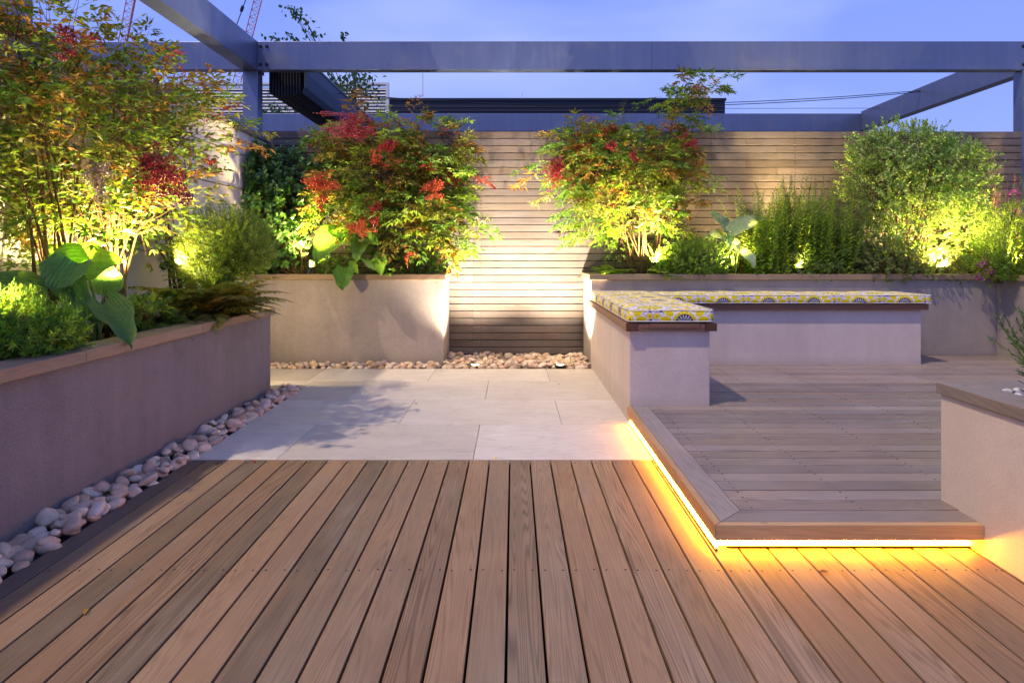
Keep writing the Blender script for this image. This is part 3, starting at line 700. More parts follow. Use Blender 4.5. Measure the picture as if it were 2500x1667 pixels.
def frond(lv, tw, p, d, L, ll, pal, droop=.5, n=5, wr=(.24, .36)):
    """one compound leaf of heavenly bamboo: a thin stalk, side stalks, pointed leaflets"""
    d = d.normalized(); up = Vector((0, 0, 1)); side = d.cross(up)
    if side.length < .1: side = Vector((1, 0, 0))
    side.normalize(); pts = []
    for i in range(n + 1):
        s = i / n; pts.append(clamp(p + d * (L * s) - up * (droop * L * s * s * .55)))
    tw.tube(pts, .0016, .0007, 3, cap=False)
    c0 = pal()
    for i in range(1, n + 1):
        q = pts[i]; dd = (pts[i] - pts[i - 1]).normalized(); sl = L * .42 * (1.15 - .75 * i / n)
        if i == n:
            for sg in (-.5, 0, .5):
                lv.add(q, dd + side * sg + rv(.2), up + rv(.6), ll * random.uniform(.85, 1.25), ll * .3, jit(c0))
            continue
        for sg in (-1, 1):
            sd = (dd * .75 + side * sg + rv(.34)).normalized(); nn = (3 if sl > ll * .9 else 2) if n > 4 else 2
            e_ = q + sd * sl - up * (droop * sl * .2)
            for k in range(1, nn + 1):
                b_ = q.lerp(e_, k / nn); pp = sd.cross(up).normalized()
                for s2 in ((-1, 1) if k < nn else (-.8, 0, .8)):
                    lv.add(clamp(b_.copy()), sd * .8 + pp * s2 * .8 + rv(.3) - up * droop * .35, up + rv(.75), ll * random.uniform(.7, 1.2), ll * random.uniform(*wr), jit(c0))

def nandina(label, base, ells, nfr, ll=.042, zr=None, canes=7, clusters=(), sprays=(), fl=.24, group=None, red=.5, name='nandina', airy=False):
    T = empty(name, base); tag(T, label, 'shrub', group)
    lv, st = Leaves(), MB(); tw = st; base = Vector(base)
    wts = [e[3] * e[4] * e[5] for e in ells]; tot = sum(wts)
    zlo = min(e[2] - e[5] for e in ells); zhi = max(e[2] + e[5] for e in ells)
    GREEN, LIME, BRONZE, RED, OL = (.075, .145, .022), (.16, .23, .03), (.22, .115, .03), (.24, .035, .025), (.13, .135, .025)
    def palette(z):
        t_ = (z - zlo) / (zhi - zlo)
        def f():
            r = random.random()
            if r < red * max(0, t_ - .45) * .9: return RED if random.random() < .25 else BRONZE
            if r < .22 + red * t_ * .75: return OL if random.random() < .68 else BRONZE
            return GREEN if random.random() < .55 else LIME
        return f
    tips = []
    for e, w in zip(ells, wts):
        for _ in range(max(6, int(nfr * w / tot))):
            p, v = samp(e, .35)
            if random.random() < .14: k_ = random.uniform(.98, 1.28); p = Vector((e[0] + v.x * e[3] * k_, e[1] + v.y * e[4] * k_ * .8, e[2] + v.z * e[5] * k_))
            p = clamp(p)
            out = Vector((p.x - base.x, (p.y - base.y) * 1.1, 0)); out = out.normalized() if out.length > .02 else rv().normalized()
            d = out * .6 + v * .5 + rv(.45) + Vector((0, 0, .7 if airy else .3))
            frond(lv, tw, p, d, fl * random.uniform(.7, 1.25), ll * random.uniform(.65, 1.4), palette(p.z), random.uniform(.1, .45) if airy else random.uniform(.25, .9), *((4, (.27, .42)) if airy else ())); tips.append(p)
    for (p, d, L) in sprays:
        tw.tube(curve(min(tips, key=lambda q: (q - Vector(p)).length), p, (0, 0, -.03), 4), .002, .0015, 4)
        frond(lv, tw, Vector(p), Vector(d), L, ll * 1.15, palette(Vector(p).z), .35)
    tips.sort(key=lambda q: q.z)
    cn = []
    for i in range(canes):
        q = tips[int(len(tips) * (.25 + .72 * i / canes))]; b0 = base + Vector((random.uniform(-.07, .07), random.uniform(-.05, .05), -.03))
        pts = [clamp(x) for x in curve(b0, q, ((b0.x - q.x) * .22, (b0.y - q.y) * .2, .12 * (q.z - b0.z)), 9)]
        st.tube(pts, random.uniform(.006, .0105), .003, 6); cn.append(pts)
    for q in tips[::2]:
        pts = min(cn, key=lambda c: min((x - q).length for x in c)); a = min(pts[3:], key=lambda x: (x - q).length + max(0, x.z - q.z) * 2)
        tw.tube([clamp(x) for x in curve(a, q, (0, 0, -.02), 3)], .003, .0016, 4, cap=False)
    for (c, r, n, mk) in clusters:
        bb = MB(); c = Vector(c); stalk = MB()
        for k in range(n):
            if k % 14 == 0: hub = rv(.55); hub.z *= .9
            v = hub + rv(.24) - Vector((0, 0, random.random() * .35)); q = c + Vector((v.x * r[0], v.y * r[1], v.z * r[2])); q = clamp(q)
            rr = random.uniform(.0048, .0072)
            bb.lathe([(rr * .45, -rr * .85), (rr * .93, -rr * .3), (rr * .93, rr * .35), (rr * .4, rr * .9)], q, rv().normalized(), 6)
            bb.tube([Vector((c.x, c.y, min(max(q.z + .01, c.z - r[2]), c.z + r[2] * .8))), q], .0008, .0008, 3, cap=False)
        bb.tube([c - Vector((0, 0, r[2] * 1.2)), c, c + Vector((0, 0, r[2] * 1.2))], .0016, .001, 5)
        bb.build('berry_cluster', M[mk], T, smooth=True)
    lv.build('foliage', T_LANCE, M['leaf'], T); st.build('stems', M['stem'], T, smooth=True)
    return T

def bush(name, label, base, ells, nsp, spl, nlf, ll, lw, cols, mt, tpl, up=.5, ang=(75, 30), shell=.55, cat='shrub', nst=40, whorl=2, stemmat='stem', edge=None):
    T = empty(name, base); tag(T, label, cat); lv, st = Leaves(), MB(); base = Vector(base)
    wts = [e[3] * e[5] + e[4] * e[5] for e in ells]; tot = sum(wts); tips = []
    for e, w in zip(ells, wts):
        for _ in range(int(nsp * w / tot)):
            p, v = samp(e, shell); p = clamp(p)
            if p.z < base.z - .13: continue
            d = (v * 1.0 + Vector((0, 0, up)) + rv(.28)).normalized(); L = spl * random.uniform(.6, 1.35)
            c0 = random.choice(cols); tips.append(p); a = d.orthogonal().normalized(); b_ = d.cross(a)
            for k in range(nlf):
                s = k / max(1, nlf - 1); t_ = k * 2.4 if whorl == 1 else (k // 2) * 1.57 + (k % 2) * math.pi + random.uniform(-.3, .3)
                o = a * math.cos(t_) + b_ * math.sin(t_); an = R(ang[0] + (ang[1] - ang[0]) * s + random.uniform(-12, 12))
                q = clamp(p + d * (L * s)); 
                lv.add(q, d * math.cos(an) + o * math.sin(an), d * .9 - o * .35 + rv(.18), ll * random.uniform(.7, 1.2) * (1 - .25 * abs(s - .4)), lw * random.uniform(.75, 1.2), jit(c0 if not edge or random.random() > .22 else edge))
            st.tube([clamp(p - d * (spl * .9)), p, clamp(p + d * L)], .0016, .0008, 3, cap=False)
    for q in random.sample(tips, min(nst, len(tips))):
        b0 = base + Vector((random.uniform(-.08, .08), random.uniform(-.06, .06), -.03))
        st.tube([clamp(x) for x in curve(b0, q, ((b0.x - q.x) * .15, 0, .1 * (q.z - b0.z)), 6)], .006, .002, 5, cap=False)
    lv.build('foliage', tpl, M[mt], T); st.build('stems', M[stemmat], T)
    return T

def fern(label, base, nf, L, cols, dirs=(0, 360), rise=.8, droop=1.1):
    T = empty('fern', base); tag(T, label, 'fern', None); lv, st = Leaves(), MB(); base = Vector(base)
    for i in range(nf):
        az = R(dirs[0] + (dirs[1] - dirs[0]) * (i + random.random()) / nf); out = Vector((math.cos(az), math.sin(az), 0)); l = L * random.uniform(.7, 1.15); c0 = random.choice(cols)
        sl = out.cross(Vector((0, 0, 1))); n = 26; prev = None; rr = rise * random.uniform(.6, 1.3); pts = []
        for k in range(n + 1):
            s = k / n; pts.append(clamp(base + out * (l * s) + Vector((0, 0, l * (rr * s - droop * s * s)))))
        st.tube(pts[::3] + [pts[-1]], .0022, .0007, 3, cap=False)
        for k in range(3, n):
            s = k / n; dd = (pts[k + 1] - pts[k - 1]).normalized(); pl = .30 * l * math.sin(math.pi * (s * .9 + .1)) ** .8 * (1.1 - .6 * s)
            nn = sl.cross(dd); nn = nn if nn.z > 0 else -nn
            for sg in (-1, 1): lv.add(pts[k], sl * sg + dd * .35 + rv(.05) - Vector((0, 0, .12)), nn + rv(.12), pl * random.uniform(.9, 1.08), pl * .2 + .004, jit(c0, .18))
    lv.build('foliage', T_LANCE, M['leaf_soft'], T); st.build('stems', M['stem_green'], T); return T

def hosta(label, base, leaves, c1, c2):
    """leaves: (leaf base point, tip point, width, cup)"""
    T = empty('hosta', base); tag(T, label, 'hosta'); base = Vector(base); V = []; Fc = []; C = []; UV = []; st = MB()
    for (pb, pt_, wd, droop, roll) in leaves:
        pb, pt_ = Vector(pb), Vector(pt_); ax = pt_ - pb; L = ax.length; dn = ax.normalized(); sd = dn.cross(Vector((.15, -.78, .62)))
        sd = sd.normalized() if sd.length > .05 else Vector((1, 0, 0)); up = sd.cross(dn)
        q = Matrix.Rotation(roll, 3, dn); sd = q @ sd; up = q @ up
        ns, nt = 18, 14; n0 = len(V); k = jit(random.choice((c1, c2)), .12); ph = random.uniform(0, 6)
        for i in range(ns + 1):
            s = i / ns; w = wd * (math.sin(math.pi * min(1, (s + .045) ** .62 / 1.03)) ** .72 if s < .985 else .02)
            w *= 1.0
            for j in range(nt + 1):
                t_ = -1 + 2 * j / nt; a = abs(t_)
                back = -.12 * L * a ** 1.5 * (1 - s) * (1 if s < .35 else max(0, 1.7 - 2 * s))       # heart-shaped lobes
                hh = up * (wd * (.22 * a ** 1.4 - .06) + .05 * wd * math.sin(s * 9 + ph + t_ * 2) * a + droop * L * (s * (1 - s)) * 1.2 - .0 * s)
                wob = .03 * wd * math.sin(s * 17 + ph) * a
                V.append(pb + dn * (L * s + back) + sd * (t_ * w * .5 + wob * (1 if t_ > 0 else -1)) + hh); C.append(lerp3(k, tuple(x * 1.5 for x in k), .25 * (1 - a))); UV.append((s, t_ * (.35 + .65 * w / wd)))
        for i in range(ns):
            for j in range(nt): Fc.append((n0 + i * (nt + 1) + j, n0 + i * (nt + 1) + j + 1, n0 + (i + 1) * (nt + 1) + j + 1, n0 + (i + 1) * (nt + 1) + j))
        b0 = base + Vector((random.uniform(-.02, .02), random.uniform(-.02, .02), 0))
        st.tube(curve(b0, pb, ((b0.x - pb.x) * .25, (b0.y - pb.y) * .25, .3 * (pb.z - b0.z) + .01), 7), .0062, .004, 6)
        st.tube([pb + up * (droop * L * (s * (1 - s)) * 1.2 - .06 * wd - .002) + dn * (L * s) for s in (0, .2, .4, .6, .8)], .0035, .001, 5, cap=False)
    me = bpy.data.meshes.new('foliage'); me.from_pydata([tuple(v) for v in V], [], Fc)
    a = me.attributes.new('col', 'FLOAT_COLOR', 'POINT'); a.data.foreach_set('color', np.array([(*c, 1) for c in C], np.float32).ravel())
    uvl = me.uv_layers.new(name='UVMap'); li = np.empty(len(me.loops), np.int32); me.loops.foreach_get('vertex_index', li)
    uvl.data.foreach_set('uv', np.array(UV, np.float32)[li].ravel())
    me.polygons.foreach_set('use_smooth', [True] * len(me.polygons)); link('foliage', me, M['leaf_hosta'], T)
    st.build('stems', M['stem_green'], T, smooth=True); return T

def grass(label, base, n, L, cols, spread=.5, cat='grass tuft'):
    T = empty('grass_tuft', base); tag(T, label, cat); base = Vector(base); lv = MB(); V = []; Fc = []; C = []
    for i in range(n):
        az = random.uniform(0, 6.28); out = Vector((math.cos(az), math.sin(az), 0)); l = L * random.uniform(.55, 1.1); sp = spread * random.uniform(.2, 1.2); w = random.uniform(.0016, .0032); sd = out.cross(Vector((0, 0, 1)))
        b0 = base + Vector((random.gauss(0, .025), random.gauss(0, .02), 0)); n0 = len(V); c = jit(random.choice(cols))
        for k in range(8):
            s = k / 7; q = clamp(b0 + out * (l * sp * s * s) + Vector((0, 0, l * (s - .35 * sp * s ** 3)))); ww = w * (1 - s ** 3)
            V += [q - sd * ww, q + sd * ww]; C += [c, c]
        for k in range(7): Fc.append((n0 + 2 * k, n0 + 2 * k + 1, n0 + 2 * k + 3, n0 + 2 * k + 2))
    me = bpy.data.meshes.new('foliage'); me.from_pydata([tuple(v) for v in V], [], Fc); a = me.attributes.new('col', 'FLOAT_COLOR', 'POINT'); a.data.foreach_set('color', np.array([(*c, 1) for c in C], np.float32).ravel())
    link('foliage', me, M['leaf_soft'], T); return T

def perennial(name, label, base, area, n, zr, ll, lw, cols, flower=None, fcol=None, tpl=T_LANCE, mt='leaf_soft', lean=.12, cat='perennial'):
    """upright stems with paired leaves; some end in a flower spike"""
    T = empty(name, base); tag(T, label, cat); lv, st, spikes = Leaves(), MB(), []
    for i in range(n):
        fl = Leaves(); spikes.append(fl)
        x = random.uniform(area[0], area[1]); y = random.uniform(area[2], area[3]); h = random.uniform(*zr) * (1 - .35 * abs((x - (area[0] + area[1]) / 2) / (area[1] - area[0])))
        a = Vector((x, y, base[2] - .02)); top = clamp(a + Vector((random.gauss(0, lean), random.gauss(0, lean * .6) - .03, h)))
        pts = curve(a, top, (0, 0, .08 * h), 8); st.tube(pts, .0026, .001, 4, cap=False); c0 = random.choice(cols)
        nn = int(h / .017)
        for k in range(1, nn):
            s = k / nn; q = pts[0].lerp(pts[-1], s) if False else pts[min(8, int(s * 8))].lerp(pts[min(8, int(s * 8) + 1)], s * 8 - int(s * 8)); d = (pts[min(8, int(s * 8) + 1)] - pts[max(0, int(s * 8) - 1)]).normalized()
            isf = flower and s > flower and i % 2 == 0
            az = k * 1.57 + random.uniform(-.4, .4)
            for sg in (0, math.pi):
                o = Vector((math.cos(az + sg), math.sin(az + sg), 0)); sz = (1.0 - .65 * s) * random.uniform(.7, 1.2)
                if isf: fl.add(clamp(q + o * .003), o + d * .5 + rv(.2), d + rv(.2), .011, .007, jit(fcol, .35))
                else: lv.add(clamp(q.copy()), o * .9 + d * random.uniform(.2, .9), d - o * .3 + rv(.25), ll * sz, lw * sz, jit(c0))
    lv.build('foliage', tpl, M[mt], T); st.build('stems', M['stem_green'], T)
    for fl in spikes:
        if fl.P: fl.build('flower_spike', T_OVATE, M['leaf_soft'], T)
    return T

YG, GR, DG, LM, BG = (.17, .21, .03), (.075, .14, .025), (.022, .062, .018), (.20, .27, .035), (.10, .17, .09)
SZ = .75                                                     # soil height of the two back planters
# ------------------------------------------------------------------ plants of the left planter
def C_(px, py, Y, rx, rz, n, m_='berry', ry=.05): return (W(px, py, Y), (rx, ry, rz), n, m_)
nandina('big leafy nandina with bronze tips at the near end of the left planter', (-2.15, 3.0, .53),
        [EL(95, 420, 3.0, 175, 200, .3), EL(100, 190, 2.95, 150, 145, .26), EL(40, 545, 3.0, 100, 90, .25), EL(60, 60, 2.9, 75, 60, .2)], 235, .041, canes=13, red=.55,
        clusters=[C_(180, 85, 2.6, .05, .045, 70, 'berry_dark'), C_(150, 130, 2.65, .03, .03, 30, 'berry_dark')], fl=.27, airy=True)
nandina('nandina on tall canes with drooping dark red berries, middle of the left planter', (-2.10, 3.3, .53),
        [EL(285, 380, 3.3, 170, 190, .3), EL(300, 250, 3.35, 160, 95, .28), EL(240, 520, 3.2, 150, 70, .25)], 235, .041, canes=14, red=.5,
        clusters=[C_(385, 425, 2.92, .11, .085, 300), C_(350, 395, 2.9, .07, .06, 110, 'berry_dark'), C_(435, 465, 2.95, .06, .05, 90, 'berry_dark'), C_(230, 425, 2.8, .055, .06, 150, 'seed'), C_(250, 470, 2.8, .04, .04, 70, 'seed')], fl=.28, airy=True)
nandina('airy nandina with orange-red sprays reaching over the far end of the left planter', (-2.12, 4.05, .53),
        [EL(400, 400, 4.05, 75, 130, .22), EL(425, 290, 4.1, 75, 60, .2), EL(340, 560, 3.9, 90, 80, .2)], 130, .043, canes=8, red=.95,
        sprays=[(W(520, 330, 4.1), (1, .1, -.05), .35), (W(500, 290, 4.1), (1, 0, .1), .33), (W(530, 300, 4.15), (1, 0, .0), .36), (W(480, 260, 4.1), (.9, 0, .4), .3), (W(470, 230, 4.1), (.8, 0, .6), .28), (W(350, 130, 3.9), (.2, 0, 1), .22), (W(400, 170, 4), (.4, 0, 1), .2)],
        clusters=[C_(430, 215, 4.1, .05, .03, 40), C_(505, 390, 4.05, .07, .04, 45)], fl=.29, airy=True)
bush('coprosma_bush', 'fine-leaved yellow-green bush at the far end of the left planter by the fern', (-1.98, 4.15, .54), [EL(550, 600, 4.15, 85, 80, .24), EL(505, 640, 4.1, 75, 60, .2), EL(605, 610, 4.1, 50, 45, .16)], 1250, .10, 16, .027, .0048, [(.17, .25, .04), (.22, .29, .045), (.13, .2, .035)], 'leaf_soft', T_NEEDLE, up=.7, ang=(62, 30), whorl=1, stemmat='stem_green')
bush('euphorbia_clump', 'bright green feathery clump spilling at the near corner of the left planter', (-1.88, 2.42, .54), [EL(75, 812, 2.42, 95, 62, .16), EL(5, 780, 2.36, 60, 60, .13), EL(135, 828, 2.5, 40, 40, .1)], 620, .055, 15, .028, .0068, [(.12, .23, .03), (.19, .30, .03), (.08, .17, .03)], 'leaf_soft', T_LANCE, up=.8, ang=(70, 25), whorl=1, stemmat='stem_green', cat='perennial')
hY = lambda Y: 2.74 + (Y - 2.22) * .75
hosta('broad blue-green hosta drooping over the left planter coping', (-1.95, 2.98, .54), [
    (W(150, 655, hY(2.5)), W(300, 640, hY(2.62)), 0.206, .35, .3), (W(200, 650, hY(2.55)), W(120, 610, hY(2.62)), 0.155, .3, -.2), (W(185, 640, hY(2.4)), W(135, 720, hY(2.28)), 0.206, .35, .0),
    (W(170, 690, hY(2.42)), W(215, 775, hY(2.3)), 0.134, .2, .1), (W(252, 738, hY(2.4)), W(322, 850, hY(2.22)), 0.155, .3, -.35), (W(90, 715, hY(2.4)), W(-40, 690, hY(2.35)), 0.155, .25, .1),
    (W(40, 690, hY(2.3)), W(125, 735, hY(2.25)), 0.124, .2, .0), (W(255, 720, hY(2.6)), W(275, 660, hY(2.75)), 0.144, .2, .2), (W(190, 745, hY(2.5)), W(250, 790, hY(2.45)), 0.114, .2, .1), (W(310, 735, hY(2.75)), W(345, 790, hY(2.7)), 0.093, .2, .2)],
    (.085, .19, .07), (.13, .24, .05))
fern('dark bronze-green fern arching over the far corner of the left planter', (-1.86, 3.85, .56), 36, .50, [(.12, .14, .03), (.18, .18, .035), (.22, .19, .04)], (-125, 120), .95, .66)
fern('low fern on the soil between the hosta and the far corner', (-1.98, 3.35, .55), 12, .3, [(.05, .09, .02), (.09, .12, .025)], (-110, 60), .7, .8)
bush('ground_cover', 'low leafy plant on the mulch beneath the nandina canes', (-2.02, 3.62, .54), [EL(400, 765, 3.5, 55, 25, .2), EL(350, 770, 3.2, 35, 20, .15)], 110, .05, 8, .04, .02, [GR, (.05, .1, .02), LM], 'leaf', T_OVATE, up=.8, cat='perennial')

# ------------------------------------------------------------------ plants of the back-left planter
bush('glossy_shrub', 'dense dark glossy evergreen shrub in the corner by the white wall', (-1.95, 5.8, SZ),
     [EL(650, 530, 5.8, 105, 140, .3), EL(610, 440, 5.8, 70, 90, .24), EL(720, 470, 5.85, 80, 115, .24), EL(640, 620, 5.75, 95, 55, .26)], 1050, .07, 9, .046, .028, [(.05, .12, .035), (.07, .16, .04), (.09, .19, .045)], 'leaf_gloss', T_OVATE, up=.45, ang=(85, 35), nst=30)
nandina('bushy nandina with pink, orange and red berry heads left of the lit fence', (-1.05, 5.82, SZ),
        [EL(930, 450, 5.8, 150, 125, .3), EL(1000, 565, 5.8, 105, 85, .2), EL(1060, 480, 5.75, 80, 130, .24), EL(900, 340, 5.85, 100, 60, .2), EL(1040, 350, 5.85, 75, 60, .18)], 400, .05, canes=8, red=.5,
        clusters=[C_(850, 303, 5.42, .18, .10, 380, 'berry_pink'), C_(870, 305, 5.4, .1, .08, 90, 'berry'), C_(915, 378, 5.35, .06, .05, 110, 'berry_orange'), C_(948, 358, 5.35, .07, .055, 130), C_(945, 385, 5.5, .05, .04, 40, 'seed'), C_(785, 440, 5.35, .13, .08, 300, 'berry_orange'), C_(785, 492, 5.35, .06, .06, 120), C_(1055, 458, 5.36, .09, .065, 180, 'berry_orange'), C_(912, 522, 5.36, .06, .09, 150), C_(880, 552, 5.34, .08, .07, 150, 'berry_orange'), C_(995, 632, 5.45, .03, .07, 40, 'berry_orange'), C_(1180, 540, 5.7, .12, .04, 55, 'seed')],
        sprays=[(W(1080, 320, 5.8), (.9, 0, .5), .28), (W(1110, 360, 5.8), (1, 0, .1), .25), (W(1095, 570, 5.7), (1, 0, -.3), .3), (W(1050, 590, 5.6), (.9, -.2, -.3), .3)], fl=.26)
hosta('green hosta hanging one heart-shaped leaf over the back coping', (-1.45, 5.72, SZ), [
    (W(815, 570, 5.57), W(768, 640, 5.42), .22, .25, -.2), (W(860, 590, 5.57), W(790, 560, 5.62), .18, .3, .1), (W(880, 570, 5.57), W(925, 600, 5.47), .14, .3, .1),
    (W(880, 590, 5.54), W(870, 640, 5.42), .15, .25, .1), (W(905, 632, 5.52), W(930, 672, 5.37), .23, .25, -.2), (W(842, 655, 5.48), W(836, 711, 5.39), .17, .2, .1), (W(850, 650, 5.52), W(875, 668, 5.42), .12, .2, .1)], (.09, .19, .04), (.12, .23, .045))
bush('ground_cover', 'small leafy plant under the hosta behind the back coping', (-1.5, 5.7, SZ), [EL(815, 655, 5.66, 50, 22, .1), EL(1010, 655, 5.66, 60, 25, .1)], 130, .05, 8, .035, .016, [GR, DG], 'leaf', T_OVATE, up=.8, cat='perennial')

# ------------------------------------------------------------------ plants of the back-right planter
nandina('nandina fanning from bare canes, dark red berries on its left, right of the lit fence', (1.14, 5.78, SZ),
        [EL(1500, 420, 5.8, 135, 90, .28), EL(1550, 350, 5.85, 105, 60, .22), EL(1600, 420, 5.8, 75, 75, .22), EL(1530, 520, 5.7, 120, 65, .24), EL(1440, 380, 5.8, 70, 60, .2)], 320, .05, canes=11, red=.5,
        clusters=[C_(1357, 416, 5.42, .08, .14, 320), C_(1680, 345, 5.5, .07, .06, 110), C_(1545, 380, 5.36, .035, .06, 80), C_(1495, 355, 5.38, .06, .05, 90), C_(1415, 330, 5.6, .06, .03, 35), C_(1490, 495, 5.5, .05, .03, 30, 'berry_orange')],
        sprays=[(W(1340, 400, 5.65), (-1, 0, -.1), .3), (W(1330, 420, 5.6), (-1, 0, -.25), .28), (W(1430, 510, 5.6), (-1, 0, -.1), .3), (W(1420, 525, 5.6), (-1, 0, -.3), .27), (W(1640, 490, 5.6), (1, 0, .1), .3), (W(1650, 430, 5.7), (1, 0, .2), .28), (W(1690, 320, 5.75), (1, 0, .3), .25)], fl=.26)
nandina('single tall nandina stem with a green tuft rising above the fence', (1.38, 5.92, SZ), [EL(1680, 225, 5.95, 80, 28, .16), EL(1665, 260, 5.95, 50, 25, .14)], 42, .045, canes=4, red=.1, fl=.2)
bush('cypress_spire', 'slim dark conifer tip standing up through the right nandina', (1.0, 6.0, SZ), [EL(1521, 275, 6.0, 7, 30, .03), EL(1521, 340, 6.0, 12, 45, .04), EL(1521, 480, 6.0, 16, 120, .05)], 150, .05, 10, .012, .005, [(.05, .08, .04), (.08, .1, .06)], 'leaf_soft', T_LANCE, up=1.2, shell=.1, nst=3)
fern('bright yellow-green fern at the left end of the back-right planter', (.90, 5.66, SZ + .01), 16, .26, [(.2, .26, .03), (.13, .2, .03)], (90, 330), .9, .7)
fern('small fern between the nandina canes and the round thyme mound', (1.3, 5.54, SZ + .01), 10, .2, [(.15, .22, .03), (.1, .16, .03)], (180, 360), .9, .8)
bush('thyme_mound', 'round tight green mound spilling over the coping behind the cushion', (1.63, 5.66, SZ), [EL(1705, 632, 5.54, 95, 50, .16), EL(1640, 640, 5.6, 45, 30, .1)], 900, .035, 12, .017, .0085, [(.14, .24, .035), (.19, .28, .04), (.09, .17, .03)], 'leaf_soft', T_OVATE, up=.6, whorl=1, stemmat='stem_green')
grass('thin upright grass tuft behind the round thyme mound', (1.66, 5.9, SZ), 130, .5, [(.14, .16, .03), (.2, .19, .04)], .45)
grass('arching grass by the lamp at the foot of the right nandina', (1.3, 5.82, SZ), 90, .36, [(.2, .22, .04), (.14, .18, .03)], .8)
hosta('pale blue-grey hosta beside the thyme mound in the back-right planter', (1.98, 5.66, SZ), [
    (W(1775, 565, 5.6), W(1732, 520, 5.55), .17, .2, .2), (W(1785, 570, 5.6), W(1868, 535, 5.5), .15, .45, .0), (W(1770, 580, 5.6), W(1722, 580, 5.5), .13, .3, .1), (W(1785, 590, 5.6), W(1797, 618, 5.45), .12, .3, .1),
    (W(1805, 612, 5.56), W(1840, 655, 5.42), .15, .3, -.2), (W(1770, 575, 5.6), W(1780, 608, 5.48), .11, .3, .1), (W(1790, 560, 5.65), W(1830, 530, 5.72), .12, .3, .1)], (.27, .36, .25), (.33, .42, .28))
bush('box_bush', 'mid-green small bush behind the pale hosta', (2.06, 5.85, SZ), [EL(1850, 600, 5.8, 60, 70, .2)], 260, .05, 10, .02, .008, [GR, (.1, .17, .03)], 'leaf_soft', T_LANCE, up=.7)
bush('leafy_clump', 'fresh green leafy clump filling the bed behind the brown spikes', (2.5, 5.8, SZ), [EL(1950, 570, 5.7, 95, 80, .12), EL(2060, 600, 5.7, 80, 60, .12)], 150, .08, 10, .045, .013, [(.19, .28, .04), (.25, .32, .04), (.13, .21, .035)], 'leaf', T_LANCE, up=.9, cat='perennial')
perennial('perennial_clump', 'upright leafy clump with brown spent flower spikes, glowing from behind', (2.55, 5.75, SZ), (2.08, 2.92, 5.52, 5.84), 150, (.5, 1.0), .080, .023, [(.18, .27, .04), (.24, .32, .04), (.13, .21, .035)], .86, (.2, .11, .08))
perennial('lavender_clump', 'dark upright lavender-like clump against the left of the variegated shrub', (3.0, 5.72, SZ), (2.86, 3.25, 5.6, 5.88), 100, (.55, 1.0), .042, .007, [(.11, .16, .05), (.14, .18, .06)], .85, (.18, .12, .12), T_NEEDLE, lean=.07)
bush('perennial_clump', 'soft dark foliage tumbling over the coping behind the long cushion', (2.62, 5.6, SZ), [EL(1975, 655, 5.58, 110, 30, .12), EL(2060, 640, 5.6, 60, 40, .1)], 260, .06, 10, .035, .009, [(.08, .14, .04), (.11, .18, .045)], 'leaf_soft', T_LANCE, up=.1, cat='perennial')
bush('pittosporum', 'big rounded variegated grey-green shrub lit yellow from inside, right of centre', (3.6, 5.82, SZ),
     [EL(2225, 440, 5.8, 170, 120, .32), EL(2200, 370, 5.82, 130, 65, .25), EL(2270, 560, 5.75, 150, 110, .3), EL(2330, 430, 5.8, 90, 90, .25)], 1850, .09, 11, .031, .0175, [(.16, .26, .06), (.21, .30, .07), (.13, .22, .05)], 'leaf', T_OVATE, up=.55, edge=(.40, .46, .20), ang=(70, 35), nst=60)
bush('hebe_mound', 'low small-leaved mound hanging over the coping in front of the variegated shrub', (3.42, 5.6, SZ), [EL(2170, 640, 5.55, 90, 60, .16), EL(2270, 655, 5.55, 110, 38, .14)], 620, .05, 10, .019, .011, [(.09, .14, .05), (.12, .17, .05), (.15, .19, .06)], 'leaf_soft', T_OVATE, up=.3, cat='shrub')
perennial('salvia_clump', 'leafy clump with purple-pink flower spikes at the right corner', (4.35, 5.5, SZ), (4.02, 4.85, 5.2, 5.9), 190, (.45, .98), .055, .016, [(.17, .27, .04), (.22, .31, .04), (.11, .2, .035)], .7, (.34, .07, .25))
bush('salvia_clump', 'low trailing plant with a few violet flowers over the corner coping', (4.2, 5.45, SZ), [EL(2460, 630, 5.35, 70, 60, .2), EL(2480, 560, 5.3, 60, 60, .2)], 330, .06, 10, .032, .010, [(.15, .24, .035), (.2, .28, .035)], 'leaf_soft', T_LANCE, up=.4, cat='perennial', edge=None)
for (px, py) in ((2395, 640), (2415, 660), (2392, 672), (2500, 520), (2490, 500)): pass
fl = Leaves(); TV = empty('violet_flower', W(2400, 655, 5.3)); tag(TV, 'small violet flower sprigs hanging over the coping at the right corner', 'flower')
for (px, py) in ((2395, 645), (2418, 662), (2392, 676), (2488, 515), (2476, 470)):
    for k in range(26): q = W(px, py, 5.28) + rv(.02); fl.add(q, rv(), rv(), .018, .011, jit((.32, .05, .30), .3))
fl.build('flower_foliage', T_OVATE, M['leaf_soft'], TV)
st = MB()
for (px, py) in ((2395, 645), (2418, 662), (2392, 676), (2488, 515), (2476, 470)): st.tube(curve(W(2440, 620, 5.4), W(px, py, 5.28), (0, 0, .05), 5), .0016, .0008, 4)
st.build('stems', M['stem_green'], TV)
# rosemary in the near planter
bush('rosemary', 'dark needle-leaved rosemary growing among the white pebbles', (1.74, 1.99, .46), [EL(2555, 885, 1.98, 45, 85, .10), EL(2610, 870, 2.0, 50, 90, .12)], 110, .09, 26, .022, .0035, [(.05, .1, .03), (.08, .14, .04)], 'leaf_soft', T_NEEDLE, up=1.1, ang=(55, 25), whorl=1, stemmat='stem_green')

